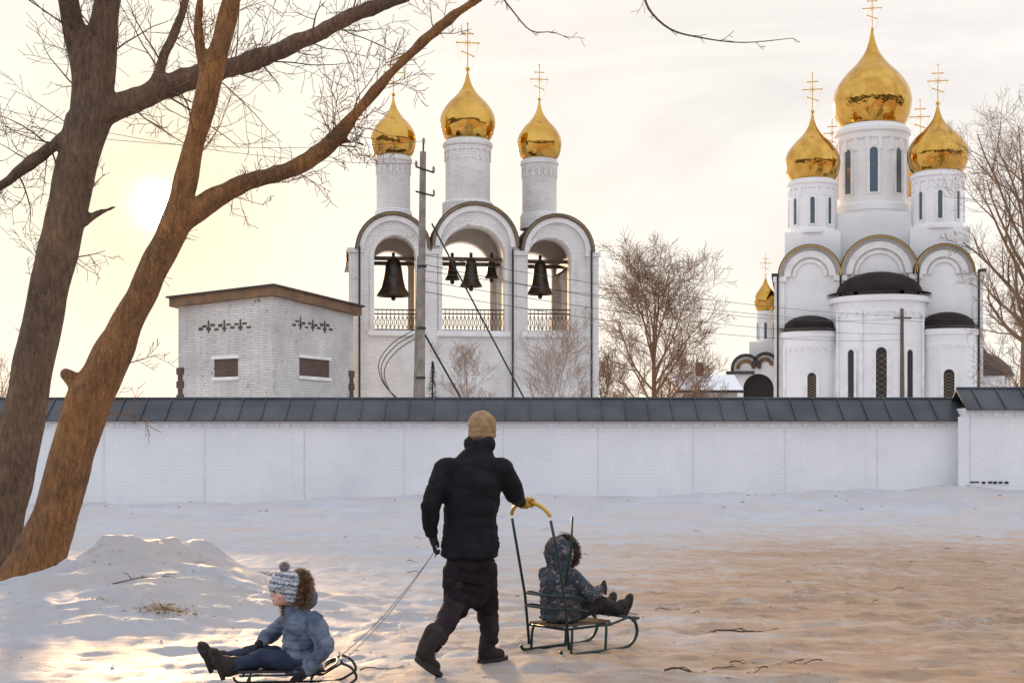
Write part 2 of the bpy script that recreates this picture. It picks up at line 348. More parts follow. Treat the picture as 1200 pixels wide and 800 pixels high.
# ---------------------------------------------------------------- ground
def fbm(x,y,s,o=4):
    t=0;a=1
    for k in range(o): t+=a*noise.noise(V((x*s,y*s,3.1*k))); a*=.5; s*=2.1
    return t
random.seed(91)
prints=[]
for k in range(190):
    if k%10==0: fx=random.uniform(-5,5); fy=random.uniform(9,20); fa=random.uniform(-.7,1.2)
    fx+=math.cos(fa)*.42; fy+=math.sin(fa)*.42; fa+=random.uniform(-.15,.15); sd_=.11*(1 if k%2 else -1)
    prints.append((fx-math.sin(fa)*sd_,fy+math.cos(fa)*sd_,math.cos(fa),math.sin(fa)))
pgrid={}
for p in prints: 
    for i in (-1,0,1):
        for j in (-1,0,1): pgrid.setdefault((int(p[0]*2)+i,int(p[1]*2)+j),[]).append(p)
def gz(x,y):
    if y<4 or y>60 or abs(x)>40: return 0.0
    z=0
    def g(cx,cy,sx,sy,h,rot=0):
        dx=x-cx; dy=y-cy; c=math.cos(rot); n=math.sin(rot); u=(dx*c+dy*n)/sx; v=(-dx*n+dy*c)/sy
        return h*math.exp(-(u*u+v*v))
    if x<0 and y<22:
        rough=1+.32*fbm(x,y,1.6,5)
        z+=(g(-3.5,14.4,.9,1.0,.45)+g(-3.9,13.4,.8,1.0,.20)+g(-2.8,13.0,1.0,1.1,.20)+g(-3.9,12.0,1.6,1.3,.17)+g(-5.6,11.6,1.4,1.2,.10)+g(-2.9,11.6,.5,.5,.06))*max(rough,.3)
    b=max(0,min(1,(y-27.4)/2.8)); b=b*b*(3-2*b)
    t=max(0,min(1,(x+10)/20)); z+=b*(.18+.34*t)*(1+.35*fbm(x,y,.6))
    near=max(0,min(1,(34-y)/6)) 
    u=x*.97+y*.24; w_=-x*.24+y*.97
    ruts=noise.noise(V((u*.30,w_*2.6,0)))+.5*noise.noise(V((u*.5,w_*6,4)))
    z+=near*(.022*fbm(x,y,2.3,5)+.034*ruts+.02*fbm(x,y,.5,2))
    rz=abs(noise.noise(V((x*4,y*4,7)))); z+=near*.028*rz
    for (px_,py_,cc,ss) in pgrid.get((int(x*2),int(y*2)),()):
        dx=x-px_; dy=y-py_; a_=(dx*cc+dy*ss)/.15; b_=(-dx*ss+dy*cc)/.065; q=a_*a_+b_*b_
        if q<4: z+=-.032*math.exp(-q*q)+.014*math.exp(-(q-1.6)**2*3)
    return z
xs=[]; x=-9.0
while x<9.01: xs.append(x); x+=.055
stp=.1; a=9.06
ex=[]
while a<1500: ex.append(a); a+=stp; stp*=1.17
xs=[-e for e in ex[::-1]]+xs+ex
ys=[-600,-250,-100,-40,-15,-5,0,3,5,6,7,7.6]; y=8.0
while y<18: ys.append(y); y+=.05
while y<32: ys.append(y); y+=.12
st=.3
while y<2500: ys.append(y); y+=st; st*=1.16
verts=[(x,y,gz(x,y)) for y in ys for x in xs]; nx=len(xs)
faces=[(j*nx+i,j*nx+i+1,(j+1)*nx+i+1,(j+1)*nx+i) for j in range(len(ys)-1) for i in range(nx-1)]
me=bpy.data.meshes.new('ground'); me.from_pydata(verts,[],faces)
m,nt,b=newmat('snowy_road'); N=nt.nodes; L=nt.links
ge=N.new('ShaderNodeNewGeometry'); pos=ge.outputs['Position']
def noi(scale,st=(1,1,1),rot=0,det=8,ro=.6,dist=0):
    mp=N.new('ShaderNodeMapping'); mp.vector_type='POINT'; mp.inputs['Rotation'].default_value=(0,0,rot); L.new(pos,mp.inputs[0])
    mq=N.new('ShaderNodeMapping'); mq.inputs['Scale'].default_value=st; L.new(mp.outputs[0],mq.inputs[0])
    n=N.new('ShaderNodeTexNoise'); n.inputs['Scale'].default_value=scale; n.inputs['Detail'].default_value=det; n.inputs['Roughness'].default_value=ro; n.inputs['Distortion'].default_value=dist
    L.new(mq.outputs[0],n.inputs['Vector']); return n.outputs['Fac']
spx=N.new('ShaderNodeSeparateXYZ'); L.new(pos,spx.inputs[0])
def mr(v,a,b_,c=0,d_=1):
    n=N.new('ShaderNodeMapRange'); n.interpolation_type='SMOOTHSTEP'; n.inputs[1].default_value=a; n.inputs[2].default_value=b_; n.inputs[3].default_value=c; n.inputs[4].default_value=d_; L.new(v,n.inputs[0]); return n.outputs[0]
A_=R(14)
xr=math_('MULTIPLY_ADD',spx.outputs[1],-.10,spx.outputs[0])
gx=mr(xr,-4.2,2.0); gy=mr(spx.outputs[1],31,15)
streak=noi(.5,(1,3.2,1),A_,11,.75,.5); fine=noi(2.8,(1,2.0,1),A_,11,.82); big=noi(.22,(1,2.2,1),A_,4,.5); lanes=noi(.30,(.6,7,1),A_,6,.6)
f=math_('MULTIPLY_ADD',streak,1.6,math_('MULTIPLY',fine,1.9)); f=math_('MULTIPLY_ADD',big,.6,f); f=math_('MULTIPLY_ADD',lanes,.6,f)
g=math_('MULTIPLY',gx,gy)
thr=math_('MULTIPLY_ADD',g,.90,f)
sand=mr(thr,2.42,3.0)
core=mr(thr,2.78,3.32)
snowc=mixc(mr(noi(1.5,(1,1,1),0,8,.7),.35,.7),(.86,.88,.95),(.72,.74,.83))
pink=mixc(mr(noi(.5,(1,2,1),0,6,.7),.4,.65),snowc,(.86,.79,.78))
sandc=mixc(mr(noi(3.2,(1,2.0,1),A_,11,.82),.36,.62),(.82,.56,.38),(.56,.33,.19))
c=mixc(math_('MULTIPLY',sand,.80),pink,(.84,.64,.50))
c=mixc(math_('MULTIPLY',core,.88),c,sandc)
dirt=mr(noi(1.3,(1,2.4,1),A_,11,.82,.3),.57,.655)
c=mixc(math_('MULTIPLY',dirt,math_('MULTIPLY_ADD',gy,.40,.03)),c,(.44,.28,.18))
scr=mr(noi(2.0,(.35,9,1),R(22),9,.8),.60,.68)
c=mixc(math_('MULTIPLY',scr,math_('MULTIPLY',gy,.40)),c,(.32,.20,.14))
pat=mr(noi(1.0,(1,2.0,1),A_,11,.80,.4),.55,.63); c=mixc(math_('MULTIPLY',pat,.65),c,(.88,.84,.83))
hp=mr(spx.outputs[2],.20,.40); c=mixc(math_('MULTIPLY',math_('MULTIPLY',hp,mr(noi(2.2,(1,1,2),0,10,.8),.56,.64)),math_('MULTIPLY',mr(spx.outputs[1],24,20),.6)),c,(.50,.36,.26))
L.new(c,b.inputs['Base Color']); 
rg=math_('MULTIPLY_ADD',sand,.12,.52); L.new(rg,b.inputs['Roughness']); b.inputs['Specular IOR Level'].default_value=.35
hh=math_('MULTIPLY_ADD',noi(9,(1,1.5,1),0,10,.78),.9,noi(2.3,(1,2.4,1),A_,9,.74))
bp=N.new('ShaderNodeBump'); bp.inputs['Strength'].default_value=1; bp.inputs['Distance'].default_value=.12; L.new(hh,bp.inputs['Height']); L.new(bp.outputs[0],b.inputs['Normal'])
me.materials.append(m)
for p in me.polygons: p.use_smooth=True
gr=bpy.data.objects.new('ground',me); col.objects.link(gr); tag(gr,kind='structure')

# ---------------------------------------------------------------- perimeter wall
def wall(name,label,x0,x1,D,ytop,yeave,seams,parity):
    root=thing(name,label,'wall',((x0+x1)/2,D,0))
    ze=CH+(HZ-yeave)/F*D; zr=CH+(HZ-ytop)/F*(D+.55)
    m=MB(); m.box(x0,x1,D,D+1.1,-.2,ze+.02); 
    m.build('masonry',M['wallbrick'],root)
    m=MB(); m.box(x0,x1,D-.05,D,ze-.07,ze+.01)
    x=x0+.1
    while x<x1-.12: m.box(x,x+.11,D-.045,D-.001,ze-.16,ze-.072); x+=.24
    m.build('cornice',M['trim'],root)
    for px in seams:
        x=(px-600)/F*D; m=MB(); m.box(x-.012,x+.012,D-.006,D+.01,-.1,ze-.165); m.build('wall_joint',M['joint'],root)
        m=MB(); m.box(x-.26,x-.025,D-.010,D+.01,-.1,ze-.165); m.build('pilaster',M['wallbrick'],root)
    m=MB(); e=.16
    pts=[(D-e,ze-.005),(D+.55,zr),(D+1.1+e,ze-.005),(D+1.1+e,ze-.03),(D+.55,zr-.06),(D-e,ze-.03)]
    b0=len(m.v)
    for x in (x0-.03,x1+.03):
        for (yy,zz) in pts: m.v.append(V((x,yy,zz)))
    for i in range(6): j=(i+1)%6; m.f.append([b0+i,b0+j,b0+6+j,b0+6+i])
    m.f.append([b0+i for i in range(6)]); m.f.append([b0+6+i for i in range(6)][::-1])
    x=x0+.3; dy=.55+e
    sl=math.atan2(zr-ze,dy); ln=math.hypot(zr-ze,dy)
    while x<x1:
        mt=Matrix.Translation((x,D-e,ze))@Matrix.Rotation(sl,4,'X'); m.box(-.012,.012,0,ln,0,.03,mt); x+=.52+random.uniform(-.03,.03)
    m.tube([(x0-.03,D+.55,zr),(x1+.03,D+.55,zr)],.035,6)
    m.build('roof',M['coping'],root)
    return root
wall('monastery_wall','long low white brick wall with seamed dark grey metal roof running behind the walker',-24,(1130-600)/F*31,31,467,492,[-300,-120,0,122,240,357,474,590,701,812,920,1028],0)
rw=wall('monastery_wall','taller white brick wall section with dark metal roof at the right edge',(1131.5-600)/F*30.6,17,30.6,455,479,[1137,1250],0)
for k in range(7):
    x0=(1137+k*7+random.uniform(-1,1)-600)/F*30.55; m=MB(); m.box(x0,x0+.05+random.random()*.04,30.575,30.595,.66+random.uniform(-.015,.015),.695)
    m.build('vent_gap',M['dark'],rw)

# ---------------------------------------------------------------- belfry
SB=Site(553,60,8)
root=thing('belfry','white brick belfry with three open bell arches and three gold onion domes','bell tower',(SB.rx,SB.ry,0),SB.th)
def outl(S,x0,x1,arcs,ly):
    z0=-.3; pts=[(S.L(x0,600,ly).x,z0)]
    for (cx,r,ys_) in arcs:
        c=S.L(cx,ys_,ly); s=S.S(cx,ly); pts+=arc(c.x,c.z,r*s)
    pts.append((S.L(x1,600,ly).x,z0)); return pts
arcsB=[(461,42.5,293),(557,50,289),(653,42,295)]
opB=[(463,24.5,300,387),(555,37,301,387),(644,26,304,387)]
def holesB(extra=0):
    H=[]
    for cx,r,ysx,yb in opB:
        c=SB.L(cx,ysx,0); s=SB.S(cx,0); H.append(archhole(c.x,r*s+extra,SB.L(cx,yb,0).z,c.z))
    return H
ol=outl(SB,413,697,arcsB,0); HB=holesB()
me=facade_mesh(ol,HB,0,1.0); link('front_wall',me,M['belfry'],root,False)
me=facade_mesh(ol,HB,4.6,.9); link('rear_wall',me,M['belfry'],root,False)
xl=ol[0][0]; xr_=ol[-1][0]; zs=SB.L(461,293,0).z; zf=SB.L(461,387,0).z
for (a_,b_) in ((xl,xl+.7),(xr_-.7,xr_)):
    m=MB(); m.box(a_+.004,b_-.004,1.0,4.6,-.3,zs-.9); m.build('side_wall',M['belfry'],root,False)
    m=MB(); m.box(a_-.25,b_+.12,.9,4.7,zs-.4,zs+.1); m.build('side_cornice',M['dkmetal'],root,False)
    m=MB(); m.box(a_-.05,b_+.05,1.0,4.6,zs-.9,zs-.402); m.build('side_frieze',M['belfry'],root,False)
m=MB(); m.box(xl+.7,xr_-.7,1.0,4.6,zf-.35,zf-.02); m.build('bell_deck',M['belfry'],root,False)
for i in (0,1):
    xa=(SB.L((506,610)[i],300,0)).x
    m=MB(); m.box(xa-.45,xa+.45,1.0,4.6,-.3,zs+.1); m.build('inner_pier',M['belfry'],root,False)
for (cx,r,ysx) in arcsB:
    c=SB.L(cx,ysx,0); s=SB.S(cx,0)
    link('vault',facade_mesh(archring(c.x,c.z,r*s-.22,r*s-.02),[],1.003,3.594),M['belfry'],root,False)
    link('gable_roof',facade_mesh(archring(c.x,c.z,r*s+.01,r*s+.08),[],-.22,5.95),M['dkmetal'],root,False)
    link('gable_moulding',facade_mesh(archring(c.x,c.z,r*s-.30,r*s-.10),[],-.14,.14),M['trim'],root,False)
    link('gable_edge',facade_mesh(archring(c.x,c.z,r*s-.03,r*s+.03),[],-.27,.1),M['edge'],root,False)
for (cx,r,ysx,yb) in opB:
    c=SB.L(cx,ysx,0); s=SB.S(cx,0); leg=c.z-zf
    link('arch_surround',facade_mesh(archring(c.x,c.z,r*s,r*s+.17,leg),[],-.07,.07),M['belfry'],root,False)
    m=MB(); m.box(c.x-r*s-.25,c.x+r*s+.25,-.16,.1,zf-.22,zf-.004); m.build('sill',M['trim'],root,False)
    m=MB(); z1=SB.L(cx,362,0).z; a_=c.x-r*s; b_=c.x+r*s
    for zz in (zf+.06,z1-.18,z1): m.tube([(a_,.35,zz),(b_,.35,zz)],.035,4)
    n=int((b_-a_)/.16)
    for k in range(n+1):
        x=a_+(b_-a_)*k/n; m.tube([(x,.35,zf),(x,.35,z1)],.018,4)
        if k<n:
            w_=(b_-a_)/n; m.tube([(x,.35,zf+.1),(x+w_,.35,z1-.25)],.014,3); m.tube([(x+w_,.35,zf+.1),(x,.35,z1-.25)],.014,3)
    m.build('railing',M['dark'],root,False)
    for ly in (1.5,3.2):
        m=MB(); m.box(a_-.2,b_+.2,ly,ly+.16,c.z+.02,c.z+.18); m.build('bell_beam',M['wood'],root,False)
for px in (416,505,609,694):
    x=SB.L(px,400,0).x; m=MB(); w_=.26
    m.box(x-w_,x+w_,-.12,0,-.3,zs-.15); m.box(x-w_-.07,x+w_+.07,-.19,0,zs-.148,zs+.05); m.build('pilaster',M['belfry'],root,False)
for px in (421,600,692):
    x=SB.L(px,400,0).x; m=MB(); m.tube([(x,-.24,zs+.1),(x,-.24,0)],.045,6); m.build('drainpipe',M['dkmetal'],root,False)
drum_dome(root,SB,461,2.8,42,183,252,53,113,66,0,M['belfry'])
drum_dome(root,SB,548,2.8,56,165,243,65,84,28,0,M['belfry'])
drum_dome(root,SB,632,2.8,43,187,256,52,118,76,0,M['belfry'])
for (px,w_,yt,ly) in ((461,42,252,2.8),(548,57,241,2.8),(632,43,256,2.8)):
    a_=SB.L(px,yt,ly); s=SB.S(px,ly); m=MB(); m.lathe((a_.x,ly,a_.z-.5),[(w_/2*s*1.06,0),(w_/2*s*1.06,.55),(w_/2*s,.62)],32); m.build('drum_foot',M['belfry'],root,False,'auto')
BELL=[(.10,1.0),(.30,.98),(.42,.90),(.50,.70),(.58,.45),(.70,.22),(.90,.08),(1.0,0),(.93,.0),(.6,.15),(.4,.6),(.05,.9)]
Rt=Matrix.Translation((SB.rx,SB.ry,0))@Matrix.Rotation(SB.th,4,'Z')
for (px,yt,yb,wd,ly,lab) in ((461,303,347,40,1.6,'large dark bronze bell hanging in the left belfry arch'),(552,303,336,27,1.6,'middle bronze bell hanging in the centre belfry arch'),(530,303,328,18,3.3,'small bronze bell left of the middle bell in the centre arch'),(576,303,326,17,3.3,'smallest bronze bell at the right side of the centre arch'),(633,306,345,31,1.6,'dark bronze bell hanging in the right belfry arch')):
    a_=SB.L(px,yb,ly); t_=SB.L(px,yt,ly); h=t_.z-a_.z; r=wd/2*SB.S(px,ly); wp=Rt@V((a_.x,ly,a_.z))
    bt=thing('bell',lab,'bell',wp)
    m=MB(); m.lathe(wp,[(x*r,z*h) for x,z in BELL],24); m.build('bell_body',M['bronze'],bt,True,True)
    m=MB(); m.tube([wp+V((0,0,h*.97)),wp+V((0,0,h+.25))],.07,6); m.build('hanger',M['dark'],bt)
    m=MB(); m.tube([wp+V((0,0,h*.8)),wp+V((0,0,-.12))],.03,6); m.ball(wp+V((0,0,-.1)),.1,6); m.build('clapper',M['dark'],bt)

# ---------------------------------------------------------------- brick outbuilding
C=P(320,333,52); Lc=P(209,347,54.8); Rc=P(414,357,57)
B4=V((Lc.x+Rc.x-C.x,Lc.y+Rc.y-C.y,0))
root=thing('brick_outbuilding','low white painted brick building with brown roof edge left of the belfry','building',(C.x,C.y,0))
pts=[(C.x,C.y),(Rc.x,Rc.y),(B4.x,B4.y),(Lc.x,Lc.y)]
zt=[C.z-.42,Rc.z-.42,C.z-.9,Lc.z-.42]
m=MB(); m.prism(pts,[-.2]*4,zt); m.build('wall',M['shed'],root)
cen=V((sum(p[0] for p in pts)/4,sum(p[1] for p in pts)/4,0))
def off(p,d): v=V((p[0],p[1],0))-cen; return tuple((V((p[0],p[1],0))+v.normalized()*d)[:2])
po=[off(p,.35) for p in pts]
m=MB(); m.prism(po,[z+.003 for z in zt],[z+.33 for z in zt]); m.build('roof_edge',M['brownroof'],root)
m=MB(); m.prism([off(p,.48) for p in pts],[z+.333 for z in zt],[z+.40 for z in zt]); m.build('roof',M['dkmetal'],root)
def on_wall(A,B,t,z,outd=0):
    A=V((A[0],A[1],0)); B=V((B[0],B[1],0)); d_=(B-A); n_=V((d_.y,-d_.x,0)).normalized()
    if n_.y>0: n_=-n_
    p=A+d_*t+n_*outd; return V((p.x,p.y,z)),d_.normalized(),n_
def wallbox(mb,A,B,t,z,w_,h_,dep):
    p,d_,n_=on_wall(A,B,t,z); mt=Matrix((( d_.x,-n_.x,0,p.x),(d_.y,-n_.y,0,p.y),(0,0,1,p.z),(0,0,0,1))); mb.box(-w_/2,w_/2,-dep,.02,-h_/2,h_/2,mt)
for (A,B,px) in ((Lc,C,265),(C,Rc,368)):
    bt=min((abs((( A.x+(B.x-A.x)*t/200)/(A.y+(B.y-A.y)*t/200)*F+600)-px),t/200) for t in range(201))[1]
    p,_,_=on_wall(A,B,bt,0); s=p.y/F; zc=CH+(HZ-431)*s; ww=1.2 if px==265 else 2.0
    m=MB(); wallbox(m,A,B,bt,zc,ww,.66,.03); wn=m.build('window',M['brickfill'],root)
    m=MB(); wallbox(m,A,B,bt,zc+.40,ww+.2,.12,.09); m.build('lintel',M['trim'],wn)
    m=MB(); wallbox(m,A,B,bt,zc-.40,ww+.2,.12,.09); m.build('sill',M['trim'],wn)
    m=MB(); zo=CH+(HZ-383)*s; Lw=(V(B[:])-V(A[:])).length
    for k in range(-6,7):
        wallbox(m,A,B,bt-.02+k*.21/Lw,zo+(.10 if k%2 else -.04)+random.uniform(-.03,.03),.22,.06+random.random()*.05,.02)
        if k%4==0: wallbox(m,A,B,bt-.02+k*.21/Lw,zo+.05,.07,.42+random.random()*.15,.023)
    m.build('brick_ornament',M['brickfill'],root)
for (A,B,t) in ((Lc,C,.025),(C,Rc,.97),(Lc,C,.985)):
    m=MB()
    for k in range(16): wallbox(m,A,B,t,.4+k*.26,.22+.16*(k%2),.262,.05)
    m.build('corner_quoin',M['shed'] if t==.985 else M['brickfill'],root)

# ---------------------------------------------------------------- church
SC=Site(1030,110,-11.5)
root=thing('church','large white church with five gold onion domes behind the wall on the right','church',(SC.rx,SC.ry,0),SC.th)
arcsC=[(949,35,324),(1030,43,321),(1106,33,321)]
ol=outl(SC,911,1149,arcsC,0)
link('body',facade_mesh(ol,[],0,14.5),M['church'],root,False)
zc=SC.L(1030,322,0).z
for (cx,r,ysx) in arcsC:
    c=SC.L(cx,ysx,0); s=SC.S(cx,0)
    link('gable_roof',facade_mesh(archring(c.x,c.z,r*s+.02,r*s+.14),[],-.5,15.4),M['dkmetal'],root,False)
    link('gable_edge',facade_mesh(archring(c.x,c.z,r*s-.03,r*s+.05),[],-.6,.15),M['goldt'],root,False)
    link('gable_moulding',facade_mesh(archring(c.x,c.z,r*s-.85,r*s-.35),[],-.3,.3),M['trim'],root,False)
    link('gable_moulding',facade_mesh(archring(c.x,c.z,r*s-1.25,r*s-1.0),[],-.15,.15),M['trim'],root,False)
for px in (914,985,1073,1146):
    x=SC.L(px,400,0).x; m=MB(); m.box(x-.35,x+.35,-.25,0,-.3,zc-.4); m.box(x-.5,x+.5,-.38,0,zc-.402,zc); m.build('pilaster',M['trim'],root,False)
xa,xb=ol[0][0],ol[-1][0]
for yy in (0.2,4.8,9.6,13.7):
    m=MB(); m.box(xa-.25,xa,yy,yy+.7,-.3,zc-.01); m.build('pilaster',M['trim'],root,False)
for yy in (2.9,7.6,12.2):
    me=facade_mesh(archhole(0,.35,8.2,10.8),[],-.03,.1); me.transform(Matrix.Translation((xa,yy,0))@Matrix.Rotation(R(-90),4,'Z')); link('window',me,M['glass'],root,False)
m=MB(); m.box(xa-.45,xa,0,14.5,zc,zc+.3); m.build('cornice',M['dkmetal'],root,False)
m=MB(); m.box(xb,xb+.45,0,14.5,zc,zc+.3); m.build('cornice',M['dkmetal'],root,False)
for px in (911.5,1147,985,1076):
    x=SC.L(px,400,-.4).x; m=MB(); m.tube([(x,-.45,zc+.2),(x,-.45,0)],.08,6); m.build('drainpipe',M['dark'],root,False)
for px,ww,yt in ((1003,3,330),(1057,3,330)):
    c=SC.L(px,338,0); link('window',facade_mesh(archhole(c.x,.16,c.z-.9,c.z+.4),[],-.04,.1),M['glass'],root,False)
c1=SC.L(1028,284,7); m=MB(); m.box(c1.x-4.2,c1.x+4.2,2.5,11,zc,SC.L(1028,252,4).z); m.build('drum_base',M['church'],root,False)
def apse(cx,hw,yt,ytr,wins,depth=1.0):
    c=SC.L(cx,yt,0); s=SC.S(cx,0); r=hw*s; z=c.z; zr_=SC.L(cx,ytr,0).z
    m=MB(); m.lathe((c.x,.2,-.3),[(r,0),(r,1.2),(r*.98,1.25),(r*.98,z-1.0),(r*1.0,z-.98),(r*1.0,z-.72),(r*.99,z-.70),(r*.99,z-.15),(r*1.06,z-.1),(r*1.06,z+.3)],40,math.pi,2*math.pi)
    for k in range(14):
        an=math.pi+math.pi*(k+.5)/14; mt=Matrix.Translation((c.x,.2,0))@Matrix.Rotation(an,4,'Z'); m.box(r*.97,r*1.02,-.09,.09,z-1.5,z-1.25,mt)
    a_=m.build('apse',M['church'],root,False,'auto')
    for t in ((24,-24,62,-62) if hw>40 else (60,-60)):
        an=-math.pi/2+R(t); m=MB(); m.tube([(c.x+math.cos(an)*r,.2+math.sin(an)*r,-.2),(c.x+math.cos(an)*r,.2+math.sin(an)*r,z-1.0)],.13,8); m.build('column',M['trim'],a_,False,True)
    m=MB(); H=zr_-z-.3; m.lathe((c.x,.2,z+.3),[(r*1.10,-.04),(r*1.10,.02)]+[(r*.92*math.cos(R(t)),.04+H*math.sin(R(t))) for t in range(0,91,9)],40,math.pi,2*math.pi); m.build('apse_roof',M['apseroof'],root,False,'auto')
    for (px,w_,y0,y1) in wins:
        k=max(-.95,min(.95,(px-cx)/hw)); an=-math.pi/2+math.asin(k)
        zb=SC.L(px,y1,0).z; ztp=SC.L(px,y0,0).z; hw_=w_/2*s
        mt=Matrix.Translation((c.x,.2,0))@Matrix.Rotation(an+math.pi/2,4,'Z')
        me=facade_mesh(archhole(0,hw_,zb,ztp-hw_),[],-r*.985-.03,.2); me.transform(mt); wn=link('window',me,M['glass'],a_,False)
        me=facade_mesh(archhole(0,hw_*1.7,zb-.15,ztp-hw_),[archhole(0,hw_,zb,ztp-hw_)],-r*.985-.13,.3); me.transform(mt); link('frame',me,M['trim'],wn,False)
        if w_>9.5:
            m=MB()
            for kk in range(8):
                z0=zb+(ztp-zb)*kk/9; q=(ztp-zb)/9
                m.tube([(-hw_*.9,-r*.985-.05,z0),(hw_*.9,-r*.985-.05,z0+q)],.022,4); m.tube([(hw_*.9,-r*.985-.05,z0),(-hw_*.9,-r*.985-.05,z0+q)],.022,4)
            for v in m.v: v.xyz=mt@v
            m.build('lattice',M['edge'],wn,False)
apse(1030,54,350,319,[(997,9,412,468),(1030,12,410,468),(1062,9,412,468)])
apse(949,33,390,370,[(951,10,438,468)])
apse(1110,34,387,366,[(1109,12,434,468)])
drum_dome(root,SC,1078,12,40,232,262,44,165,118,0,M['church'])
drum_dome(root,SC,975,12,40,236,262,42,180,140,0,M['church'])
drum_dome(root,SC,1022,6.5,84,150,252,90,36,-8,8,M['church'],9,(.20,.66))
drum_dome(root,SC,952,2.6,57,212,276,64,133,86,8,M['church'],5)
drum_dome(root,SC,1099,2.6,61,203,271,70,123,76,8,M['church'],5)
for (px,w_,yt,ly) in ((952,60,276,2.6),(1099,64,271,2.6)):
    a_=SC.L(px,yt,ly); s=SC.S(px,ly); q=w_/2*s*1.05; m=MB(); m.box(a_.x-q,a_.x+q,ly-q*.8,ly+q,zc+.1,a_.z+.05); m.build('drum_base',M['church'],root,False)
a_=SC.L(1022,252,6.5); s=SC.S(1022,6.5); m=MB(); m.lathe((a_.x,6.5,zc),[(43*s,0),(43*s,a_.z-zc),(45*s,a_.z-zc+.05),(45*s,a_.z-zc+.5),(42*s,a_.z-zc+.7)],40); m.build('drum_foot',M['church'],root,False,'auto')

SP=Site(886,118,-9)
root=thing('gate_chapel','small white chapel with one gold dome and dark arched entrance left of the church','chapel',(SP.rx,SP.ry,0),SP.th)
arcsP=[(874,14,432),(897,12,428)]
dh=SP.L(889,455,0)
link('body',facade_mesh(outl(SP,858,910,arcsP,0),[archhole(dh.x,1.25,-.2,dh.z)],0,8),M['church'],root,False)
m=MB(); m.box(dh.x-1.6,dh.x+1.6,1.0,1.1,-.2,dh.z+1.6); m.build('door',M['dark'],root,False)
for (cx,r,ysx) in arcsP:
    c=SP.L(cx,ysx,0); s=SP.S(cx,0); link('gable_roof',facade_mesh(archring(c.x,c.z,r*s+.02,r*s+.25),[],-.4,8.6),M['dkmetal'],root,False)
    link('gable_moulding',facade_mesh(archring(c.x,c.z,r*s-.5,r*s-.2),[],-.12,.12),M['brownroof'],root,False)
m=MB(); a_=SP.L(858,440,0); m.box(a_.x-.5,SP.L(884,440,0).x,-.55,7,a_.z+.1,a_.z+.35); m.build('roof_edge',M['dkmetal'],root,False)
c=SP.L(896,418,3); m=MB(); m.box(c.x-1.3,c.x+1.3,1.7,4.3,c.z-2,c.z+1.2); m.build('drum_base',M['church'],root,False)
drum_dome(root,SP,897,3,20,364,404,26,322,298,6,M['church'],3)
SA=Site(1166,116,-12)
root=thing('church_annex','small low annex with dark domed roof right of the church','building',(SA.rx,SA.ry,0),SA.th)
c=SA.L(1160,440,0)
m=MB(); m.box(c.x-2.4,c.x+1.6,0,5,-.2,c.z); m.build('wall',M['church'],root,False)
m=MB(); m.lathe((c.x-.4,2.2,c.z),[(2.6,0),(2.6,.15),(2.3,.8),(1.4,1.6),(.5,2.0),(.2,2.4),(.05,2.9)],24); m.build('roof',M['dkmetal'],root,False,'auto')
m=MB(); m.box(c.x-.9,c.x+.3,-.04,0.05,.2,c.z-1.2); m.build('window',M['glass'],root,False)

root=thing('low_house','low house with snow covered roof between bare tree and church chapel','house',(P(830,467,80).x,80,0))
xa,xb=P(800,0,80).x,P(864,0,80).x; z1=P(0,458,80).z; z2=P(0,439,83).z
m=MB(); m.box(xa,xb,80,86,-.1,z1); m.build('wall',M['shed'],root)
m=MB(); y0,y1,y2=79.6,83,86.4
m.v+=[V((x,y,z)) for x in (xa-.3,xb+.3) for (y,z) in ((y0,z1+.01),(y1,z2),(y2,z1+.01))]
m.f+=[[0,1,4,3],[1,2,5,4],[0,2,1],[3,4,5],[0,3,5,2]]; m.build('roof',M['snowroof'],root)
m=MB(); m.box(xa-.32,xb+.32,y0-.06,y0+.02,z1-.12,z1+.04); m.build('eave',M['dkmetal'],root)
m=MB(); m.box(xa+1.1,xa+1.5,82.7,83.1,z2-.3,z2+.7); m.build('chimney',M['brickfill'],root)

# ---------------------------------------------------------------- poles and cables
root=thing('utility_pole','tall grey concrete utility pole with insulators standing before the belfry','utility pole',(P(491,0,46).x,46,0))
s=46/F; x=P(491,0,46).x; zt=P(0,178,46).z
m=MB(); m.tube([(x+.02,46,-.2),(x+.13,46,zt)],[.155,.10],8); m.build('shaft',M['concrete'],root)
m=MB(); m.tube([(x-.20,46.1,-.2),(x+.0,46.1,P(0,300,46).z)],[.09,.07],6); m.build('brace_pole',M['concrete'],root)
m=MB(); m.tube([(x+.12,46,zt-.3),(x+.15,46,zt+.35)],.03,6); m.build('pole_tip',M['dark'],root)
for q0,q1 in ((.5,.7),(1.3,1.45)):
    m=MB(); m.tube([(x-.10,45.88,zt-q0),(x+.50,45.88,zt-q1)],.03,5); m.build('crossarm',M['dark'],root)
tops=[V((x+.15,46,zt+.35)),V((x+.48,45.86,zt-.60)),V((x+.48,45.86,zt-1.36)),V((x-.08,45.86,zt-.42)),V((x+.22,45.85,P(0,318,46).z)),V((x+.22,45.85,P(0,330,46).z))]
for t in tops[:4]:
    m=MB(); m.lathe(t,[(.02,-.08),(.06,-.05),(.035,0),(.055,.03),(.02,.11)],8); m.build('insulator',M['porc'],root,True,True)
for zz in (3.6,5.2,7.2): m=MB(); m.tube([(x+.02+.11*zz/zt,46,zz),(x+.02+.11*zz/zt,46,zz+.07)],.155,8); m.build('clamp_band',M['dark'],root)
def guy(name,a,b,r,lab,mat='cable'):
    m=MB(); m.tube([a,b],r,6); tag(m.build(name,M[mat]),lab,'pole stay')
guy('pole_stay',P(506,262,46),P(616,470,48),.03,'long dark slanting stay running from the tall pole down to the right')
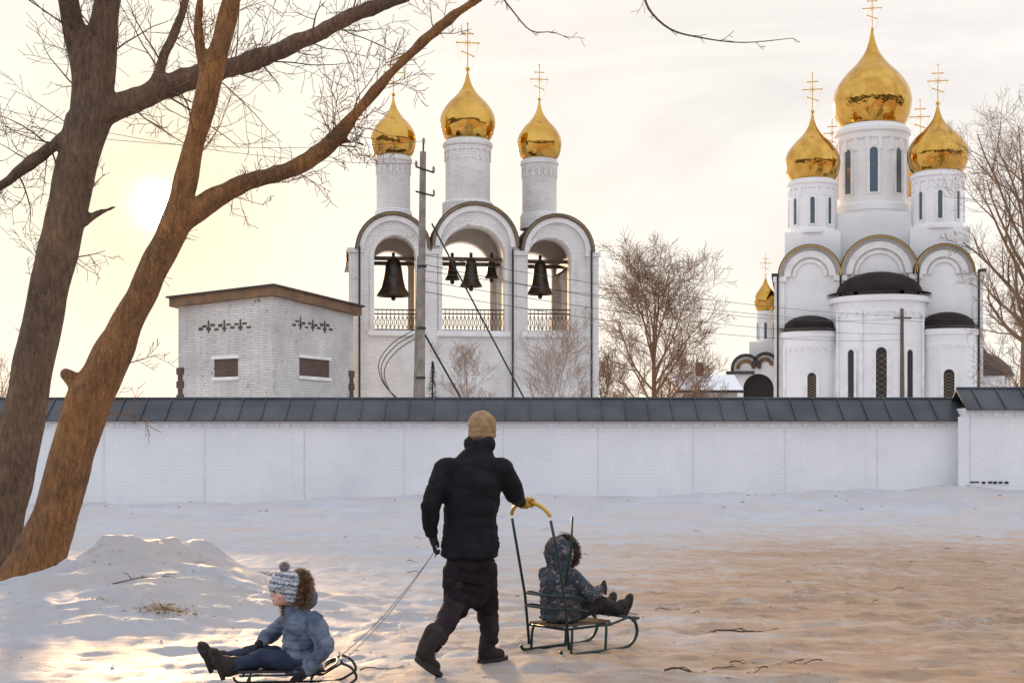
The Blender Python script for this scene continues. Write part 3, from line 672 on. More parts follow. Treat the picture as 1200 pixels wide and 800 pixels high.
guy('pole_stay',P(498,392,46),P(541,468,47),.035,'short dark slanting stay low beside the tall pole')
m=MB(); pts=[(486,386),(460,402),(444,425),(450,450),(470,470)]
for o_ in (0,5,11): m.tube([P(a_+o_*.6,b_+o_*.7,46.2) for a_,b_ in interp(pts,5)],.016,5)
tag(m.build('cable_loop',M['cable']),'loose black cable looping beside the tall concrete pole','cable')
p2=P(1057,365,96)
root=thing('utility_pole','thin brown wooden pole standing in front of the church','utility pole',(p2.x,96,0))
m=MB(); m.tube([(p2.x,96,-.1),p2+V((0,0,.2))],[.17,.12],8); m.build('shaft',M['wood'],root)
m=MB(); m.box(p2.x-.6,p2.x+.6,95.86,95.94,p2.z-.5,p2.z-.38); m.build('crossarm',M['wood'],root)
def wire(a,b,sag,r=.016,lab=''):
    m=MB(); m.tube([a.lerp(b,t/24)-V((0,0,sag*4*(t/24)*(1-t/24))) for t in range(25)],r,4); tag(m.build('overhead_wire',M['cable'],None),lab,'wire',group='overhead wires strung between the two poles')
for i,(t,dz) in enumerate(((tops[4]+V((0,0,.5)),-.3),(tops[4]+V((0,0,.2)),-.45),(tops[4],-.9),(tops[5],-1.5),(tops[5]+V((0,0,-.35)),-1.9))):
    wire(t,p2+V((0,-.1,dz)),(.4,.8,.3,.5,.6)[i],.014,'thin dark overhead wire strung from the tall concrete pole to the church pole')
for i,(py,dz) in enumerate(((352,0),(362,.2))):
    m=MB(); a_=p2+V((0,-.1,-.4-dz)); b_=P(1330,py,90); m.tube([a_.lerp(b_,t/16)-V((0,0,.5*4*(t/16)*(1-t/16))) for t in range(17)],.018,4); tag(m.build('overhead_wire',M['cable']),('upper' if i==0 else 'lower')+' of two dark wires leading right from the church pole','wire')
for i in (3,0):
    m=MB(); a_=tops[i]; b_=P(-200,(70,110)[i==0],38); m.tube([a_.lerp(b_,t/16)-V((0,0,.7*4*(t/16)*(1-t/16))) for t in range(17)],.008,4); tag(m.build('overhead_wire',M['cable']),('upper' if i==3 else 'lower')+' of two thin wires leading left from the tall pole top','wire')

# ---------------------------------------------------------------- bare trees
def rv(): 
    v=V((random.gauss(0,1),random.gauss(0,1),random.gauss(0,1))); return v.normalized()
def grow(mb,p,d,Ln,r,lvl,spread=.75,up=.15,kids=(6,5,4,3),minr=.008,jit=.18,sides=5,ratio=.62):
    n=5 if lvl>0 else 3; pts=[p.copy()]; dirs=[]
    for i in range(n):
        d=(d+rv()*jit+V((0,0,up*.35))).normalized(); p=p+d*(Ln/n); pts.append(p.copy()); dirs.append(d.copy())
    rad=[max(r*(1-.72*i/n),minr) for i in range(n+1)]
    mb.tube(pts,rad,max(3,sides),cap=False)
    if lvl<=0: return
    k=kids[min(lvl,len(kids)-1)] if isinstance(kids,tuple) else kids
    for j in range(k):
        t=.22+.78*(j+random.random()*.8)/k; t=min(t,.99); i=min(int(t*n),n-1); q=pts[i].lerp(pts[i+1],t*n-i)
        s=rv().cross(dirs[i]).normalized(); dd=(dirs[i]*(1-spread*.55)+s*spread*random.uniform(.6,1.1)+V((0,0,up))).normalized()
        grow(mb,q,dd,Ln*ratio*random.uniform(.7,1.15)*(1.15-.45*t),rad[i]*random.uniform(.5,.7),lvl-1,spread,up,kids,minr,jit,sides-1,ratio)
def bare_tree(name,label,px,D,ytop,widthpx,mat,seed,lvl=4,kids=(3,4,5,6,9),group=None,r0=None,ybranch=.25,up=.18,minr=None,spread=.75,ratio=.66):
    random.seed(seed); x=(px-600)/F*D; H=P(0,ytop,D).z; root=thing(name,label,'tree',(x,D,0),0,group)
    r0=r0 or H*.016; minr=minr or D/F*.25
    m=MB(); hb=H*ybranch; tr=[V((x,D,-.2)),V((x+random.uniform(-.1,.1),D,hb*.5)),V((x+random.uniform(-.15,.15),D,hb*1.0)),V((x+random.uniform(-.2,.2),D,H*.55)),V((x+random.uniform(-.2,.2),D,H*.8))]
    m.tube(tr,[r0*1.3,r0,r0*.85,r0*.45,minr],8); m.build('trunk',mat,root,True,True)
    m=MB(); n=kids[-1]; wr=widthpx/2*D/F
    for j in range(n):
        t=j/(n-1); z=hb+(H*.62-hb)*t; q=V((x,D,z)); az=j*2.4+random.random(); sl=1.0-.72*t
        d_=V((math.cos(az)*sl,math.sin(az)*sl,.50+.7*t)).normalized()
        env=wr*math.sin(math.pi*min(.97,.30+.55*t))
        ln=env/max(.35,math.hypot(d_.x,d_.y))*.80
        ln=min(ln,(H-z)/max(d_.z,.3)*.72)
        grow(m,q,d_,ln,r0*.42*(1-.4*t),lvl-1,spread,up,kids[:-1],minr,.15,5,ratio)
    m.build('crown',mat,root,True); return root
bare_tree('bare_tree','round bare tree with dense branches standing right of the belfry',767,72,286,150,M['twig'],3,4,(3,7,7,7,22),ybranch=.16,up=.08,minr=.008,ratio=.60)
bare_tree('bare_tree','tall bare tree standing just right of the church',1202,92,90,185,M['twig'],11,4,(3,6,6,6,18),ybranch=.30,up=.08,minr=.009,ratio=.58)
bare_tree('bare_tree','low dark bare tree at the right edge beside the church annex',1208,84,330,120,M['twig'],12,4,(3,5,6,6,14),ybranch=.10,up=.12,minr=.011,ratio=.6)
bare_tree('bare_tree','slender pale bare tree directly below the centre belfry arch',546,50,380,66,M['twigl'],21,4,(3,5,5,5,12),ybranch=.12,up=.25,r0=.045,minr=.005)
bare_tree('bare_tree','wider pale bare tree below the right belfry arch',655,50,376,104,M['twigl'],22,4,(3,5,5,6,14),ybranch=.12,up=.2,r0=.045,minr=.005)
bare_tree('bare_tree','small dark bare shrub at the foot of the round tree',712,66,395,60,M['twig'],24,4,(3,5,5,5,12),ybranch=.12,up=.2,r0=.06,minr=.008)
bare_tree('bare_tree','low twiggy bare shrub between the round tree and the snowy house',815,70,410,70,M['twig'],25,4,(3,5,5,5,12),ybranch=.12,up=.2,r0=.06,minr=.008)
bare_tree('bare_tree','faint bare tree poking above the wall at the far left',2,60,418,70,M['twigl'],26,3,(4,5,5,9),ybranch=.3,up=.2,r0=.09,minr=.009)
random.seed(5); px,D=507,49; x=(px-600)/F*D; H=P(0,424,D).z
root=thing('young_spruce','small dark young spruce top showing above the wall beside the tall pole','tree',(x,D,0))
m=MB(); m.tube([(x,D,-.1),(x,D,H)],[.08,.01],6); m.build('trunk',M['wood'],root)
m=MB()
for k in range(1300):
    t=random.random()**.8; z=.5+(H-.5)*t; r=(1-t)*1.25+.06; az=random.random()*6.28; q=V((x,D,z)); e=q+V((math.cos(az)*r,math.sin(az)*r,-.15*r))*random.uniform(.4,1); a_=q.lerp(e,random.random()*.7); sd=V((-math.sin(az),math.cos(az),0))*.03
    m.poly([a_-sd,a_+sd,e+V((0,0,random.uniform(-.05,.08)))])
m.build('crown',M['spruce'],root)

# ---------------------------------------------------------------- foreground trees
def voxmesh(bm,vox,sm,name='v'):
    me=bpy.data.meshes.new(name); bm.to_mesh(me); bm.free()
    o=bpy.data.objects.new(name,me); col.objects.link(o)
    md=o.modifiers.new('r','REMESH'); md.mode='VOXEL'; md.voxel_size=vox
    if sm: s_=o.modifiers.new('s','SMOOTH'); s_.iterations=sm; s_.factor=.5
    dg=bpy.context.evaluated_depsgraph_get(); dg.update()
    r=bpy.data.meshes.new_from_object(o.evaluated_get(dg)); bpy.data.objects.remove(o); bpy.data.meshes.remove(me); return r
def limbs_mesh(limbs,D,vox,amp,k=.9):
    mb=MB(); paths=[]
    for lm in limbs:
        pp=[]
        for q in interp([(a[0],a[1],a[2],(a[3] if len(a)>3 else D)) for a in lm],6):
            p=P(q[0],q[1],q[3]); pp.append((p,q[2]*k*q[3]/F))
        paths.append(pp); mb.tube([a for a,_ in pp],[b for _,b in pp],14)
    bm=bmesh.new()
    vs=[bm.verts.new(v) for v in mb.v]
    for f in mb.f: bm.faces.new([vs[i] for i in f])
    bmesh.ops.recalc_face_normals(bm,faces=bm.faces)
    me=voxmesh(bm,vox,3)
    nr=[v.normal.copy() for v in me.vertices]
    for v,n_ in zip(me.vertices,nr):
        c=v.co; a_=noise.noise(V((c.x*9,c.y*9,c.z*2.2)))*.6+noise.noise(V((c.x*3,c.y*3,c.z*1.5)))
        v.co=c+n_*amp*a_
    return me,paths
def twigs(mb,paths,specs,seed):
    random.seed(seed)
    for (pi,t0,t1,n,ln,r,lvl,bias) in specs:
        pp=paths[pi]; K=len(pp)-1
        for k in range(n):
            t=t0+(t1-t0)*random.random(); i=min(int(t*K),K-1); q=pp[i][0].lerp(pp[i+1][0],t*K-i); tn=(pp[i+1][0]-pp[i][0]).normalized()
            sd=rv().cross(tn).normalized(); d_=(tn*.45+sd*.8+V(bias)+rv()*.15).normalized()
            grow(mb,q,d_,ln*random.uniform(.5,1.25),r*random.uniform(.6,1.2),lvl,.8,.06,(3,4,4,5),.003,.22,5,.6)
D1=16.5
limA=[[(-40,760,46),(-22,700,40),(-4,620,33),(16,540,29),(38,440,27),(60,330,26),(84,225,27),(104,140,28)],
 [(104,150,24),(98,80,18),(84,20,14),(70,-60,12),(60,-160,9)],
 [(104,145,26),(116,85,22),(122,20,18),(134,-60,15),(150,-170,10)],
 [(104,138,18),(146,122,17),(215,94,15),(300,70,13),(375,38,11),(420,15,10),(470,-2,9),(560,-45,8),(680,-70,6),(760,-60,4)],
 [(104,140,13),(70,165,9),(30,195,8),(0,218,7),(-70,255,5)],
 [(98,262,8),(115,250,6),(138,242,3)],
 [(150,122,8),(175,105,8),(195,60,7),(215,10,7),(225,-60,6)]]
root=thing('bare_tree','leftmost thick grey-brown trunk leaning right with a long limb reaching across the top','tree',(P(-22,0,D1).x,D1,0))
me,pA=limbs_mesh(limA,D1,.03,.03,.88); link('trunk',me,M['bark'],root,True,True)
m=MB()
twigs(m,pA,[(1,.1,1,12,1.1,.013,2,(-.2,0,.3)),(2,.1,1,14,1.1,.013,2,(.1,0,.3)),(3,.1,.55,22,1.0,.012,2,(0,0,.2)),(4,.1,1,16,.9,.011,2,(-.1,0,.2)),(6,.2,1,8,.8,.011,2,(0,0,.2)),(0,.55,.95,5,.7,.012,2,(-.4,0,.1))],31)
def hang(pts,r0,r1):
    q=[P(a,b,D1) for a,b in pts]; q=[V(v) for v in interp([tuple(v) for v in q],4)]; n=len(q); m.tube(q,[r0+(r1-r0)*i/(n-1) for i in range(n)],5)
    for i in range(3,n,3):
        d_=(q[i]-q[i-1]).normalized(); grow(m,q[i],(d_+rv()*.6).normalized(),.22*random.uniform(.3,1.2),.005,1,.8,0,(1,2),.003,.2,4,.6)
hang([(740,-66),(752,-20),(760,10),(785,34),(820,44),(870,50),(928,45)],.020,.004)
hang([(560,-45),(580,-15),(600,12),(622,36),(648,38),(668,46)],.014,.003)
hang([(300,68),(315,85),(328,100)],.012,.004)
m.build('crown',M['bark'],root)
D2=14.6
limT=[[(0,745,56),(24,700,46),(45,655,35),(68,592,29),(88,520,28),(104,468,29),(130,418,25),(158,360,20),(182,310,19),(205,268,18)],
 [(200,275,18),(213,225,15),(228,165,14),(246,95,15),(262,40,13),(276,-20,12),(300,-120,9)],
 [(200,270,17),(232,246,14),(285,215,12),(338,200,12),(368,184,12),(400,155,9),(445,100,8),(500,45,7),(560,-2,6),(640,-60,5),(700,-120,4)],
 [(104,470,16),(92,452,13),(80,440,9),(72,436,5)],
 [(246,100,8),(235,60,6),(232,20,5),(240,-40,4)],
 [(368,184,6),(385,172,4),(402,165,3),(430,170,2)],
 [(24,705,26),(50,695,18),(72,700,12),(95,712,6)],
 [(20,705,26),(5,712,20),(-20,725,12)]]
root=thing('bare_tree','warm brown forked tree trunk standing in front of the sun beside the snow heap','tree',(P(28,0,D2).x,D2,0))
me,pT=limbs_mesh(limT,D2,.027,.028); link('trunk',me,M['glowbark'],root,True,True)
m=MB()
twigs(m,pT,[(1,.25,1,14,.8,.010,2,(0,0,.2)),(2,.45,.62,12,.75,.007,2,(.1,0,-.1)),(2,.15,.9,18,.6,.007,2,(0,0,.15)),(4,.1,1,8,.6,.008,2,(0,0,.2)),(5,.2,1,6,.45,.006,2,(.2,0,0)),(0,.5,.95,4,.6,.008,2,(.3,0,0))],47)
m.build('crown',M['glowbark'],root)

# ---------------------------------------------------------------- figures helpers
def blob(name,prims,vox,mat,parent,sm=5,amp=0,fr=12,clip=None,fold=None,puff=None):
    bm=bmesh.new()
    def ell(c,r,rot=None):
        mt=Matrix.Translation(c)@(rot.to_4x4() if rot else Matrix.Identity(4))@Matrix.Diagonal((r[0],r[1],r[2],1))
        bmesh.ops.create_icosphere(bm,subdivisions=2,radius=1,matrix=mt)
    for p in prims:
        if p[0]=='c':
            a,b,ra,rb=V(p[1]),V(p[2]),p[3],p[4]; n=max(2,int((b-a).length/(min(ra,rb)*.45))+1)
            for i in range(n+1): t=i/n; r=ra+(rb-ra)*t; ell(a.lerp(b,t),(r,r,r))
        elif p[0]=='e': ell(V(p[1]),p[2],Matrix.Rotation(p[3],3,'Z') if len(p)>3 and p[3] is not None else None)
        elif p[0]=='m': ell(V(p[1]),p[2],p[3])
        elif p[0]=='t':
            sec=p[1]; yaw=p[2]; rot=Matrix.Rotation(yaw,3,'Z')
            for i in range(len(sec)-1):
                (c0,x0,y0),(c1,x1,y1)=sec[i],sec[i+1]; c0=V(c0); c1=V(c1); n=max(1,int((c1-c0).length/.022))
                for k in range(n+1): t=k/n; ell(c0.lerp(c1,t),(x0+(x1-x0)*t,y0+(y1-y0)*t,.045),rot)
    me=voxmesh(bm,vox,sm)
    if amp or fold or puff:
        nr=[v.normal.copy() for v in me.vertices]
        for v,n_ in zip(me.vertices,nr):
            c=v.co; a_=0
            if amp: a_+=amp*(noise.noise(c*fr)+.5*noise.noise(c*fr*2.3+V((5,5,5))))
            if fold:
                wq=noise.noise(c*fold[1]*.6)*.5
                for o_ in (0,9.7):
                    q=V((c.x*fold[1]*.55+o_,c.y*fold[1]*.55,(c.z+.25*c.x*(1 if o_ else -1))*fold[1]*1.3+wq)); k=abs(noise.noise(q)); a_-=fold[0]*max(0,1-k*5.5)
            v.co=c+n_*a_
    o=link(name,me,mat,parent,True,True); return o
def fur(name,c,nrm,rad,tube_r,n,ln,mat,parent,seed=1,a0=0,a1=6.283,up=V((0,0,1))):
    random.seed(seed); nrm=V(nrm).normalized(); u=(up-nrm*up.dot(nrm)).normalized(); w_=nrm.cross(u); m=MB()
    for k in range(n):
        a=random.uniform(a0,a1); rr=u*math.cos(a)+w_*math.sin(a); b=random.uniform(-2.2,2.2)
        base=V(c)+rr*rad+(rr*math.cos(b)+nrm*math.sin(b))*tube_r*.6
        d_=(rr*math.cos(b)*1.0+nrm*math.sin(b)*.9+rv()*.45).normalized()
        e=base+d_*ln*random.uniform(.5,1.2)+V((0,0,-.15*ln)); sd=d_.cross(rv()).normalized()*.003
        md=base.lerp(e,.55)+rv()*.003
        m.poly([base-sd,base+sd,md+sd*.7,e,md-sd*.7])
    pts=[V(c)+(u*math.cos(a0+(a1-a0)*i/24)+w_*math.sin(a0+(a1-a0)*i/24))*rad for i in range(25)]
    m.tube(pts,tube_r*.75,8)
    return m.build(name,mat,parent)
def grip(bar_c,u,frm,s=1.0):
    u=V(u).normalized(); f=V(frm).normalized(); f=(f-u*f.dot(u)).normalized(); w_=u.cross(f); pr=[]
    r=.026*s
    pr.append(('c',bar_c+f*.048*s+w_*.016*s-u*.022*s,bar_c+f*.048*s+w_*.016*s+u*.022*s,.021*s,.021*s))
    pr.append(('c',bar_c+f*.03*s+w_*.028*s-u*.026*s,bar_c+f*.03*s+w_*.028*s+u*.026*s,.017*s,.017*s))
    for i in range(4):
        o_=u*((i-1.5)*.0215*s); L_=(200,225,215,180)[i]; last=None
        for k in range(6):
            a=R(40+L_*k/5); q=bar_c+o_+(f*math.cos(a)+w_*math.sin(a))*r
            if last is not None: pr.append(('c',last,q,.0098*s,.0092*s))
            last=q
    o_=u*(.045*s); pr.append(('c',bar_c+f*.05*s+o_*.6,bar_c+f*.012*s-w_*.02*s+o_*.75,.0125*s,.0115*s)); pr.append(('c',bar_c+f*.012*s-w_*.02*s+o_*.75,bar_c-f*.018*s-w_*.024*s+o_*.4,.0112*s,.010*s))
    return pr
M['coat']=pm('black_jacket',(.006,.006,.008),(.013,.012,.016),9,.85,bump=.35,bscale=26,bdist=.006,spec=.2)
M['overt']=pm('black_loose_trousers',(.009,.007,.009),(.018,.014,.018),7,.9,bump=.4,bscale=20,bdist=.008,spec=.15)
M['ttrous']=pm('dark_plum_trousers',(.018,.011,.014),(.032,.021,.026),8,.85,bump=.5,bscale=25,bdist=.008,spec=.2)
M['hat']=pm('tan_knit_hat',(.36,.23,.12),(.23,.145,.075),25,.95,bump=.8,bscale=90,bdist=.004)
M['boot']=pm('dark_boot',(.012,.008,.007),(.026,.018,.014),10,.6,bump=.3,bscale=30,bdist=.004,spec=.25)
M['sole']=pm('boot_sole',(.012,.01,.01),None,rough=.7)
M['glovey']=pm('mustard_glove',(.50,.30,.05),(.36,.2,.04),20,.9,bump=.4,bscale=60,bdist=.003)
M['gloved']=pm('dark_glove',(.014,.012,.014),(.026,.023,.028),15,.85,spec=.25)
M['skin']=pm('skin',(.62,.36,.27),(.70,.42,.33),12,.5); M['skin'].node_tree.nodes['Principled BSDF'].inputs['Subsurface Weight'].default_value=.15
M['cheek']=pm('flushed_cheek',(.62,.24,.19),None,rough=.5)
M['lip']=pm('lips',(.42,.12,.11),None,rough=.5)
M['eye']=pm('eye_dark',(.02,.015,.012),None,rough=.15)
M['white']=pm('eye_white',(.7,.68,.66),None,rough=.3)
M['hair']=pm('hair_brown',(.10,.06,.035),(.06,.035,.02),20,.7)
M['fur']=pm('brown_fur',(.30,.175,.09),(.11,.065,.038),30,.9)
M['furd']=pm('dark_fur',(.15,.10,.065),(.06,.04,.028),30,.9)
M['bluejkt']=pm('grey_blue_jacket',(.065,.09,.135),(.135,.165,.22),11,.8,bump=.5,bscale=24,bdist=.008,lo=.42,hi=.58,spec=.3)
M['navy']=pm('navy_trousers',(.012,.018,.04),(.025,.034,.065),7,.8,bump=.5,bscale=22,bdist=.010,spec=.3)
M['pom']=pm('grey_pompom',(.42,.40,.41),(.22,.21,.22),40,.95)
M['sledm']=pm('green_black_sled_metal',(.018,.04,.038),(.03,.055,.05),8,.4,.5)
M['sledd']=pm('dark_thin_sled_metal',(.014,.016,.018),(.03,.03,.032),8,.45,.5)
M['sledy']=pm('yellow_handle_grip',(.65,.42,.04),(.55,.33,.04),10,.45)
M['slat']=pm('sled_slats_dark',(.05,.03,.025),(.03,.02,.018),6,.7)
M['slatb']=pm('sled_slats_brown',(.12,.07,.04),(.07,.045,.03),6,.7)
M['rope']=pm('tow_rope',(.22,.20,.19),None,rough=.9)
M['scarf']=pm('dark_scarf',(.014,.014,.018),None,rough=.9,spec=.2)
m,nt,b=newmat('patterned_jacket'); N=nt.nodes; L=nt.links
tc=N.new('ShaderNodeTexCoord'); n0=N.new('ShaderNodeTexNoise'); n0.inputs['Scale'].default_value=26; n0.inputs['Detail'].default_value=3; L.new(tc.outputs['Object'],n0.inputs['Vector'])
mxv=N.new('ShaderNodeMix'); mxv.data_type='RGBA'; mxv.inputs[0].default_value=.10; L.new(tc.outputs['Object'],mxv.inputs[6]); L.new(n0.outputs['Color'],mxv.inputs[7])
v=N.new('ShaderNodeTexVoronoi'); v.inputs['Scale'].default_value=46; L.new(mxv.outputs[2],v.inputs['Vector'])
r=N.new('ShaderNodeValToRGB'); r.color_ramp.interpolation='CONSTANT'; sp_=N.new('ShaderNodeSeparateColor'); L.new(v.outputs['Color'],sp_.inputs[0]); L.new(sp_.outputs[0],r.inputs[0])
el=r.color_ramp.elements; el[0].color=(.03,.042,.055,1); el[1].position=.35; el[1].color=(.055,.068,.085,1)
for ps,cc in ((.60,(.11,.07,.07,1)),(.76,(.04,.06,.10,1)),(.90,(.20,.17,.17,1))): e=el.new(ps); e.color=cc
L.new(r.outputs[0],b.inputs['Base Color']); b.inputs['Roughness'].default_value=.8; b.inputs['Specular IOR Level'].default_value=.3; M['camo']=m
m,nt,b=newmat('patterned_knit'); N=nt.nodes; L=nt.links
tc=N.new('ShaderNodeTexCoord'); mp=N.new('ShaderNodeMapping'); mp.inputs['Rotation'].default_value=(0,R(-8),0); L.new(tc.outputs['Object'],mp.inputs[0]); s_=N.new('ShaderNodeSeparateXYZ'); L.new(mp.outputs[0],s_.inputs[0])
n_=N.new('ShaderNodeTexVoronoi'); n_.inputs['Scale'].default_value=75; L.new(mp.outputs[0],n_.inputs['Vector'])
ad=math_('MULTIPLY_ADD',n_.outputs['Distance'],.026,s_.outputs[2]); fr_=math_('FRACT',math_('MULTIPLY',ad,19.0))
r=N.new('ShaderNodeValToRGB'); r.color_ramp.interpolation='CONSTANT'; L.new(fr_,r.inputs[0]); el=r.color_ramp.elements
el[0].color=(.10,.11,.15,1); el[1].position=.26; el[1].color=(.50,.50,.53,1)
for ps,cc in ((.56,(.17,.19,.25,1)),(.74,(.40,.42,.47,1))): e=el.new(ps); e.color=cc
L.new(r.outputs[0],b.inputs['Base Color']); b.inputs['Roughness'].default_value=.95
bp=N.new('ShaderNodeBump'); bp.inputs['Distance'].default_value=.006; L.new(n_.outputs['Distance'],bp.inputs['Height']); L.new(bp.outputs[0],b.inputs['Normal']); M['stripe']=m

# ---------------------------------------------------------------- sled
def sled(name,label,O,f,hw,length,seat_h,seat_len,handle,mat_slat,back=False,curl=.16,tr=1.0,met='sledm'):
    f=V(f).normalized(); l=V((f.y,-f.x,0)); O=V(O); MM=M[met]
    S=lambda a,b,c: O+f*a+l*b+V((0,0,c))
    root=thing(name,label,'sled',O)
    for sg in (-1,1):
        b=sg*hw; m=MB(); pts=[(-.06,.05),(-.03,.014),(.1,.012),(length*.5,.012),(length-.12,.014),(length-.03,.05),(length+.01,curl*.6),(length-.02,curl),(length-.08,curl+.03)]
        m.tube([S(a,b,c) for a,c in interp(pts,4)],.012*tr,8); m.build('runner',MM,root,True,True)
        for a in (.07,seat_len-.05):
            m=MB(); m.tube([S(x,b*y,z) for x,y,z in interp([(a-.03,1,.012),(a-.02,1,seat_h*.7),(a,.93,seat_h-.01),(a+.05,.9,seat_h-.004)],4)],.010*tr,6); m.build('strut',MM,root,True,True)
        m=MB(); m.tube([S(0,b*.9,seat_h-.01),S(seat_len,b*.9,seat_h-.01),S(length-.08,b,curl+.03)],.010*tr,6); m.build('side_rail',MM,root,True,True)
    for a,z in ((.02,seat_h-.012),(seat_len-.02,seat_h-.012),(length-.08,curl+.03)):
        m=MB(); m.tube([S(a,-hw*.95,z),S(a,hw*.95,z)],.010*tr,6); m.build('crossbar',MM,root,True,True)
    n=5
    for k in range(n):
        b0=-hw*.85+k*hw*1.7/n; p=[S(-.01,b0+.006,0),S(seat_len+.01,b0+.006,0),S(seat_len+.01,b0+hw*1.7/n-.008,0),S(-.01,b0+hw*1.7/n-.008,0)]
        m=MB(); m.prism([(q.x,q.y) for q in p],[O.z+seat_h+.002]*4,[O.z+seat_h+.018]*4); m.build('seat_slat',mat_slat,root)
    if back:
        for z in (.13,.22):
            m=MB(); m.tube([S(a,b,seat_h+c) for a,b,c in interp([(.2,-hw,z*.8),(.05,-hw,z),(-.03,-hw*.8,z),(-.03,hw*.8,z),(.05,hw,z),(.2,hw,z*.8)],4)],.009,6); m.build('backrest_rail',MM,root,True,True)
    if handle:
        hb,ht,hz=handle
        for sg in (-1,1):
            m=MB(); m.tube([S(.02,sg*hw,.05),S(-.02,sg*hw,.4),S(-hb*.7,sg*hw,.78),S(-hb,sg*hw*.97,hz-.12)],.010,8); m.build('push_bar',MM,root,True,True)
        m=MB(); m.tube([S(-hb-y_*.03,b_*hw,hz-.12+.12*math.sqrt(max(0,1-b_*b_))) for b_,y_ in [(math.sin(R(t))*.97,math.cos(R(t))) for t in range(-90,91,10)]],.014,8); m.build('push_handle',M['sledy'],root,True,True)
    return root,S
fR=V((.745,.665,0)); OR=V((.245,10.04,0)); OR.z=gz(OR.x,OR.y)+.0
rs,SR=sled('push_sled','metal push sled with yellow arched handle carrying the hooded child',OR,fR,.205,.70,.20,.46,(.15,0,1.075),M['slatb'],True,.2)
m=MB(); m.tube([SR(.0,.19,.5),SR(.02,.23,.78),SR(.0,.26,.98)],.008,6); m.build('side_stick',M['sledm'],rs,True,True)
OL=V((-1.66,8.72,0)); OL.z=gz(OL.x,OL.y)-.0
fL=V((1,.12,0)).normalized()
ls,SL=sled('tow_sled','low dark metal tow sled under the child in the pompom hat',OL,fL,.17,.69,.115,.50,None,M['slat'],False,.145,.68,'sledd')
m=MB(); m.tube([SL(a,b,c) for a,b,c in interp([(.50,-.15,.12),(.55,-.16,.15),(.58,-.10,.165),(.58,.10,.165),(.55,.16,.15),(.50,.15,.12)],4)],.006,6); m.build('front_hoop',M['sledd'],ls,True,True)

# ---------------------------------------------------------------- walking adult
DA=9.5
root=thing('person','adult in black jacket and tan knit hat walking away and pushing the sled','person',(P(545,0,DA).x,DA,0))
yaw=R(-22)
hd=P(565,502,9.58); nk=P(562,522,9.55); shL=P(522,551,9.5); shR=P(588,550,9.46)
elL=P(504,592,9.42); wrL=P(505,621,9.46); elR=P(603,577,9.58)
pel=P(552,650,9.5); hipL=P(540,660,9.48); hipR=P(566,660,9.52)
knL=P(533,708,9.42); anL=P(507,762,9.12); knR=P(570,712,9.66); anR=P(574,757,9.62)
hL=P(508,633,9.47)
hbar=SR(-.18,0,1.075); hR=hbar; wrR=hR+V((-.06,-.075,.015))
RZ=Matrix.Rotation(yaw,3,'Z')
body=[('t',[(pel,.16,.11),(P(550,610,DA),.14,.10),(P(553,570,DA),.17,.11),(P(556,545,DA),.17,.09),(P(559,532,DA),.08,.07)],yaw),('c',nk+V((0,0,-.05)),hd,.055,.055),('e',hd+V((.004,.0,.0)),(.078,.095,.11),yaw),
 ('c',shL,elL,.05,.04),('c',elL,wrL,.04,.027),('c',shR,elR,.05,.04),('c',elR,wrR,.04,.027),
 ('c',hipL,knL,.085,.055),('c',knL,anL,.055,.038),('c',hipR,knR,.085,.055),('c',knR,anR,.055,.038),
 ('e',hd+RZ@V((.078,0,-.01)),(.012,.02,.03),yaw),('e',hd+RZ@V((-.078,0,-.01)),(.012,.02,.03),yaw),
 ('e',hd+RZ@V((0,.1,-.015)),(.014,.022,.018),yaw),('e',hd+RZ@V((0,.06,-.07)),(.04,.045,.03),yaw)]
blob('body',body,.012,M['skin'],root,3)
coat=[('t',[(P(550,650,9.5),.212,.170),(P(551,640,9.5),.214,.172),(P(551,625,9.5),.204,.160),(P(551,608,9.5),.196,.152),(P(552,590,9.49),.204,.156),(P(554,566,9.49),.214,.156),(P(556,546,9.51),.195,.135),(P(560,530,9.53),.115,.10),(P(562,520,9.54),.075,.08)],yaw),
 ('c',shL+V((.03,0,.0)),shL,.090,.090),('c',shL,elL,.088,.074),('c',elL,wrL+V((0,0,.0)),.074,.056),
 ('c',shR+V((-.03,0,0)),shR,.090,.090),('c',shR,elR,.087,.074),('c',elR,wrR,.072,.052)]
blob('jacket',coat,.010,M['coat'],root,6,.004,6,fold=(.006,5))
blob('over_trousers',[('t',[(P(548,706,9.48),.125,.125),(P(549,690,9.49),.155,.140),(P(550,668,9.5),.172,.148),(P(550,655,9.5),.172,.14)],yaw),('c',hipL+V((-.02,0,-.05)),P(534,712,9.43),.110,.100),('c',hipR+V((0,0,-.05)),P(568,706,9.6),.105,.095)],.010,M['overt'],root,5,.006,8,fold=(.012,6))
blob('collar',[('c',P(553,520,9.55),P(571,520,9.52),.060,.060),('c',P(557,518,9.60),P(569,518,9.60),.05,.05)],.01,M['scarf'],root,4,.006,16)
tr=[('c',hipL+V((0,0,-.02)),knL,.10,.088),('c',knL,anL+V((.01,0,.05)),.088,.070),('c',hipR+V((0,0,-.02)),knR,.10,.088),('c',knR,anR+V((0,0,.06)),.088,.068),('e',pel,(.15,.12,.12),yaw)]
blob('trousers',tr,.010,M['ttrous'],root,4,.005,9,fold=(.010,7))
